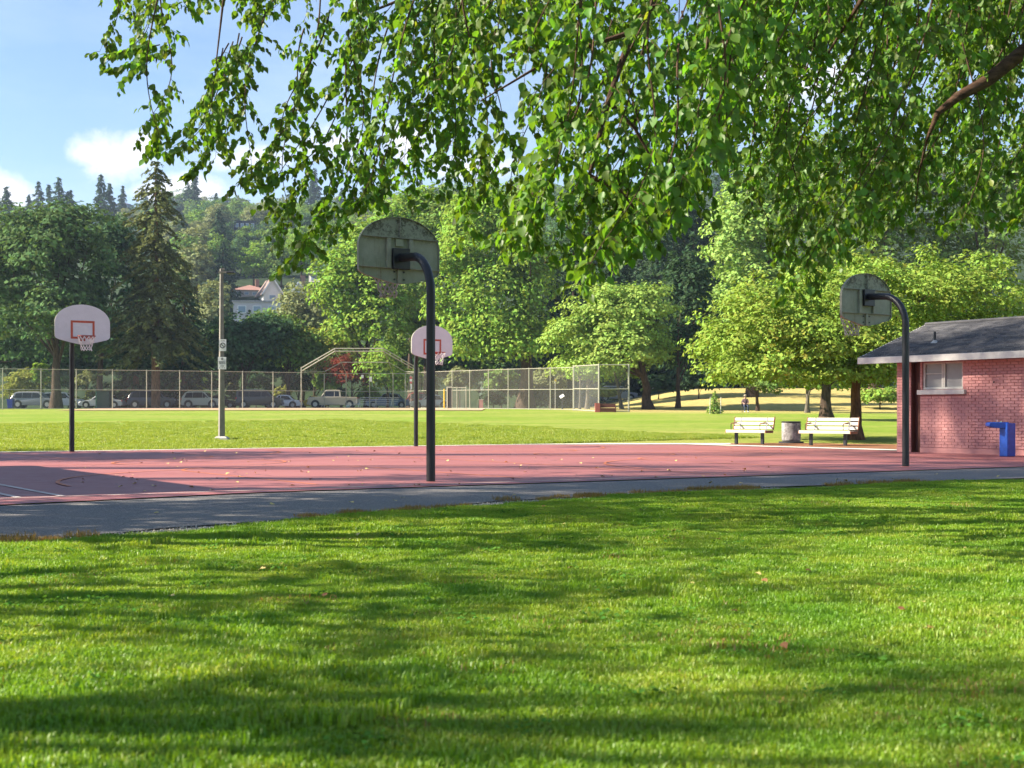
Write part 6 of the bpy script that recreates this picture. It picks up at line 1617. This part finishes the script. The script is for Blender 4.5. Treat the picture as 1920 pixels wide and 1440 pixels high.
def grass():
    rng = np.random.default_rng(9)
    g = 0.34
    xs_, ys_ = np.meshgrid(np.arange(-14, 16, g), np.arange(3.0, 25, g))
    x = xs_.ravel() + rng.uniform(-.12, .12, xs_.size); y = ys_.ravel() + rng.uniform(-.12, .12, xs_.size)
    u = (x - O.x) * BX.x + (y - O.y) * BX.y; v = (x - O.x) * AX.x + (y - O.y) * AX.y
    k = (np.abs(x) < .52 * y + 1.6) & (v < lawn_edge_v(u) - 1.02 + .16 * np.sin(u * 2.3) + .1 * np.sin(u * 5.1))
    x, y = x[k], y[k]; n = len(x)
    z = ground_z(x, y) + .004
    meshes = [blade_patch(500 + i, 0.58, 3400, .011, .027, .0046, 1.3) for i in range(7)]
    rots = np.column_stack([rng.normal(size=n) * .03, rng.normal(size=n) * .03, rng.uniform(0, 6.28, n)])
    sc_ = 0.85 + .45 * rng.random(n) + .22 * np.sin(x * 1.1) * np.sin(y * .9)
    scatter('lawn_grass', np.column_stack([x, y, z]), rots, sc_, meshes, 'blades')
    def weed(seed):
        r2 = np.random.default_rng(seed); n2 = 46; p_ = r2.normal(size=(n2, 2)) * .05; C = np.column_stack([p_, r2.uniform(.006, .03, n2)])
        N_ = unit(np.column_stack([r2.normal(size=(n2, 2)) * .35, np.ones(n2)])); V, F = kite_cards(r2, C, N_, r2.uniform(.010, .024, n2), .85); return np_mesh('weed', V, F)
    k2 = rng.random(n) < .36; wx = x[k2] + rng.uniform(-.2, .2, k2.sum()); wy = y[k2] + rng.uniform(-.2, .2, k2.sum()); nw = len(wx)
    scatter('lawn_weeds', np.column_stack([wx, wy, ground_z(wx, wy) + .004]), np.column_stack([np.zeros(nw), np.zeros(nw), rng.uniform(0, 6.28, nw)]), .7 + 1.0 * rng.random(nw), [weed(560 + i) for i in range(5)], 'weeds')
    k2 = rng.random(n) < .15; wx = x[k2] + rng.uniform(-.2, .2, k2.sum()); wy = y[k2] + rng.uniform(-.2, .2, k2.sum()); nw = len(wx)
    scatter('dead_blades', np.column_stack([wx, wy, ground_z(wx, wy) + .004]), np.column_stack([np.zeros(nw), np.zeros(nw), rng.uniform(0, 6.28, nw)]), .6 + .8 * rng.random(nw), [blade_patch(570 + i, 0.30, 120, .012, .035, .005, 1.6) for i in range(4)], 'blades_dry')
    # taller rough fringe along the gravel
    us_ = np.repeat(np.arange(-16, 16, .15), 5); vv = lawn_edge_v(us_) - .56 - .14 * (np.arange(len(us_)) % 5) + .16 * np.sin(us_ * 2.3) + .1 * np.sin(us_ * 5.1) + rng.normal(size=len(us_)) * .07; us_ = us_ + rng.uniform(-.08, .08, len(us_))
    q = np.array([tuple(UV(a, b_)) for a, b_ in zip(us_, vv)]); n = len(q)
    m2 = [blade_patch(520 + i, 0.26, 600, .016, .046, .0046, 1.1) for i in range(4)]
    scatter('lawn_fringe', np.column_stack([q, ground_z(q[:, 0], q[:, 1])]), np.column_stack([np.zeros(n), np.zeros(n), rng.uniform(0, 6.28, n)]), .7 + .6 * rng.random(n), m2, 'blades')
    # dry tufts on the gravel edge
    us_ = rng.uniform(-12, 8, 210); us_ = us_[(np.sin(us_ * 1.3) + np.sin(us_ * .53 + 1) + rng.normal(size=len(us_)) * .5) > -.2]
    vv = lawn_edge_v(us_) + rng.uniform(-.15, .34, len(us_)); q = np.array([tuple(UV(a, b_)) for a, b_ in zip(us_, vv)]); n = len(q)
    m3 = [blade_patch(530 + i, 0.20, 200, .018, .055, .004, 1.1) for i in range(4)]
    scatter('dry_tufts', np.column_stack([q, np.full(n, -.004)]), np.column_stack([np.zeros(n), np.zeros(n), rng.uniform(0, 6.28, n)]), .6 + .9 * rng.random(n), m3, 'blades_dry')
    # rough grass along the far edge of the court
    us_ = rng.uniform(-20, 26, 8200); vv = 20.75 + rng.uniform(0, 1, 8200) ** 2.3 * 36; q = np.array([tuple(UV(a, b_)) for a, b_ in zip(us_, vv)]); q = q[np.abs(q[:, 0]) < .46 * q[:, 1]]
    q = q[~((q[:, 0] > 6.5) & (q[:, 1] < 50) & (q[:, 1] > 40))]; n = len(q)
    m4 = [blade_patch(540 + i, 0.55, 240, .05, .10, .014, .8) for i in range(4)]
    scatter('field_grass', np.column_stack([q, ground_z(q[:, 0], q[:, 1])]), np.column_stack([np.zeros(n), np.zeros(n), rng.uniform(0, 6.28, n)]), .6 + .5 * rng.random(n), m4, 'blades_field')
    # stones of the gravel strip
    us_ = rng.uniform(-15, 3.5, 12000); vv = lawn_edge_v(us_) + rng.normal(size=12000) * .17 - .16; q = np.array([tuple(UV(a, b_)) for a, b_ in zip(us_, vv)]); n = len(q)
    st = []
    for i in range(6):
        bm = bmesh.new(); bmesh.ops.create_icosphere(bm, subdivisions=1, radius=1); rr = random.Random(i)
        for vtx in bm.verts: vtx.co *= rr.uniform(.7, 1.2); vtx.co.z *= .65
        me = bpy.data.meshes.new('stone'); bm.to_mesh(me); bm.free(); st.append(me)
    scatter('gravel_stones', np.column_stack([q, np.full(n, -.006)]), rng.uniform(0, 6.28, (n, 3)), .004 + .010 * rng.random(n) ** 2, st, 'stones')
grass()

def fallen_leaves():
    rg = random.Random(61)
    lm = []
    for k, mt in enumerate(('lf_fallen', 'lf_fallen', 'lf_brown')):
        VV = LEAF_V.copy() - np.array([0, .5, 0]); VV[:, 2] += np.array([rg.uniform(-.10, .16) for _ in VV]); me = np_mesh('fallen_leaf', VV, LEAF_F); me.materials.append(M[mt]); lm.append(me)
    def put(x, y, z, s, k, label, group):
        o = bpy.data.objects.new('fallen_leaf', lm[k]); COL.objects.link(o); o.location = (x, y, z + s * .10); o.scale = (s, s, s); o.rotation_euler = (rg.uniform(-.35, .35), rg.uniform(-.35, .35), rg.uniform(0, 6.28)); tag(o, label, 'leaf', group)
    n = 0
    while n < 110:
        py = rg.uniform(846, 925); Y = 2682 / (py - 776); px = rg.uniform(150, 1500); x = X_(px, Y); u, v = to_uv(x, Y)
        if not (-1.0 < v < 19.8 and u < 19): continue
        put(x, Y, 0.02, rg.uniform(.035, .085), 0 if rg.random() < .9 else 2, 'small fallen yellow leaf lying on the red court', 'fallen leaves on the court'); n += 1
    n = 0
    while n < 46:
        px = rg.uniform(20, 1900); Y = rg.uniform(5.5, 16); x = X_(px, Y); u, v = to_uv(x, Y)
        if v > float(lawn_edge_v(u)) - .8: continue
        put(x, Y, gz(x, Y) + .03, rg.uniform(.025, .05), rg.choice((0, 2, 2)), 'small fallen leaf lying in the lawn grass', 'fallen leaves on the lawn'); n += 1
    for _ in range(14):
        u = rg.uniform(-6, 10); v = float(lawn_edge_v(u)) + rg.uniform(.4, 2.4)
        if v > -1.3: continue
        p = UV(u, v); put(p.x, p.y, .004, rg.uniform(.05, .09), 0, 'small fallen yellow leaf lying on the asphalt path', 'fallen leaves on the asphalt')
fallen_leaves()

# ------------------------------------------------------------------ person sitting in the shade of the far trees
def person():
    Y = 105.0; p = G(1398, Y)
    ch = empty('camp_chair', p, 0, 'dark folding chair under the person in the far shade', 'chair')
    MB().box((0, .12, .42), (.5, .46, .03)).build('seat', 'rubber', ch); MB().box((0, .36, .68), (.5, .03, .45), (R(-12), 0, 0)).build('backrest', 'rubber', ch)
    for sx in (-1, 1):
        for sy in (-.08, .33): MB().tube([(sx * .24, sy, -.03), (sx * .22, sy, .42)], .016, 6).build('leg', 'rubber', ch)
    root = empty('person', p, 0, 'person in dark trousers and hat sitting on a chair in the far shade', 'person')
    J = {'pelvis': (0, .14, .52), 'waist': (0, .17, .72), 'chest': (0, .20, .93), 'neck': (0, .19, 1.08), 'head': (0, .16, 1.20), 'crown': (0, .16, 1.29)}
    V = []; E = []; Rr = []
    def v(co, r): V.append(co); Rr.append(r); return len(V) - 1
    pel = v(J['pelvis'], .15); wa = v(J['waist'], .135); chs = v(J['chest'], .15); nk = v(J['neck'], .055); hd = v(J['head'], .095); cr = v(J['crown'], .085)
    E += [(pel, wa), (wa, chs), (chs, nk), (nk, hd), (hd, cr)]
    for s in (-1, 1):
        hip = v((s * .10, .10, .52), .095); kn = v((s * .13, -.30, .53), .068); an = v((s * .12, -.36, .10), .045); toe = v((s * .13, -.50, .05), .042)
        E += [(pel, hip), (hip, kn), (kn, an), (an, toe)]
        sh = v((s * .19, .19, 1.0), .062); el = v((s * .25, .05, .77), .045); wr = v((s * .12, -.14, .68), .032); hn = v((s * .07, -.20, .66), .034)
        E += [(chs, sh), (sh, el), (el, wr), (wr, hn)]
    me = bpy.data.meshes.new('body'); me.from_pydata(V, E, []); o = bpy.data.objects.new('body', me); COL.objects.link(o)
    sk = o.modifiers.new('skin', 'SKIN'); o.modifiers.new('sub', 'SUBSURF').levels = 1
    for i, r in enumerate(Rr):
        me.skin_vertices[0].data[i].radius = (r, r)
    me.skin_vertices[0].data[pel].use_root = True
    dg = bpy.context.evaluated_depsgraph_get(); ev = o.evaluated_get(dg); nm = bpy.data.meshes.new_from_object(ev); bpy.data.objects.remove(o)
    nm.name = 'body'
    for m_ in (plain('skin', (0.45, 0.26, 0.19), 0.6), plain('shirt', (0.13, 0.075, 0.085), 0.8), plain('trousers', (0.022, 0.035, 0.07), 0.8), M['sign_white']): nm.materials.append(m_)
    for f in nm.polygons:
        c = f.center
        f.material_index = 3 if c.z < .11 else (2 if c.z < .62 and c.y < .3 and not (c.z > .6 and c.y < -.05) else (0 if c.z > 1.06 or (c.y < -.02 and c.z > .6) else 1)); f.use_smooth = True
    bo = link('body', nm, None, root)
    MB().lathe((0, .15, 1.27), [(.17, 0), (.17, .015), (.105, .02), (.10, .10), (.06, .13)], 16).build('hat', plain('hat_tan', (0.32, 0.27, 0.2), .8), root, True)
person()

# ------------------------------------------------------------------ air between here and the hill
def haze():
    m, nt = new_mat('haze_air'); b = NB(nt)
    pv = b.n('ShaderNodeVolumePrincipled'); pv.inputs['Color'].default_value = (0.60, 0.76, 1.0, 1); pv.inputs['Density'].default_value = 0.00017; pv.inputs['Anisotropy'].default_value = 0.25
    o = b.n('ShaderNodeOutputMaterial'); b.l(pv.outputs[0], o.inputs['Volume'])
    mb = MB(); mb.box((0, 690, 98), (1600, 1640, 204)); ob = mb.build('haze', m); tag(ob, kind='stuff')
haze()
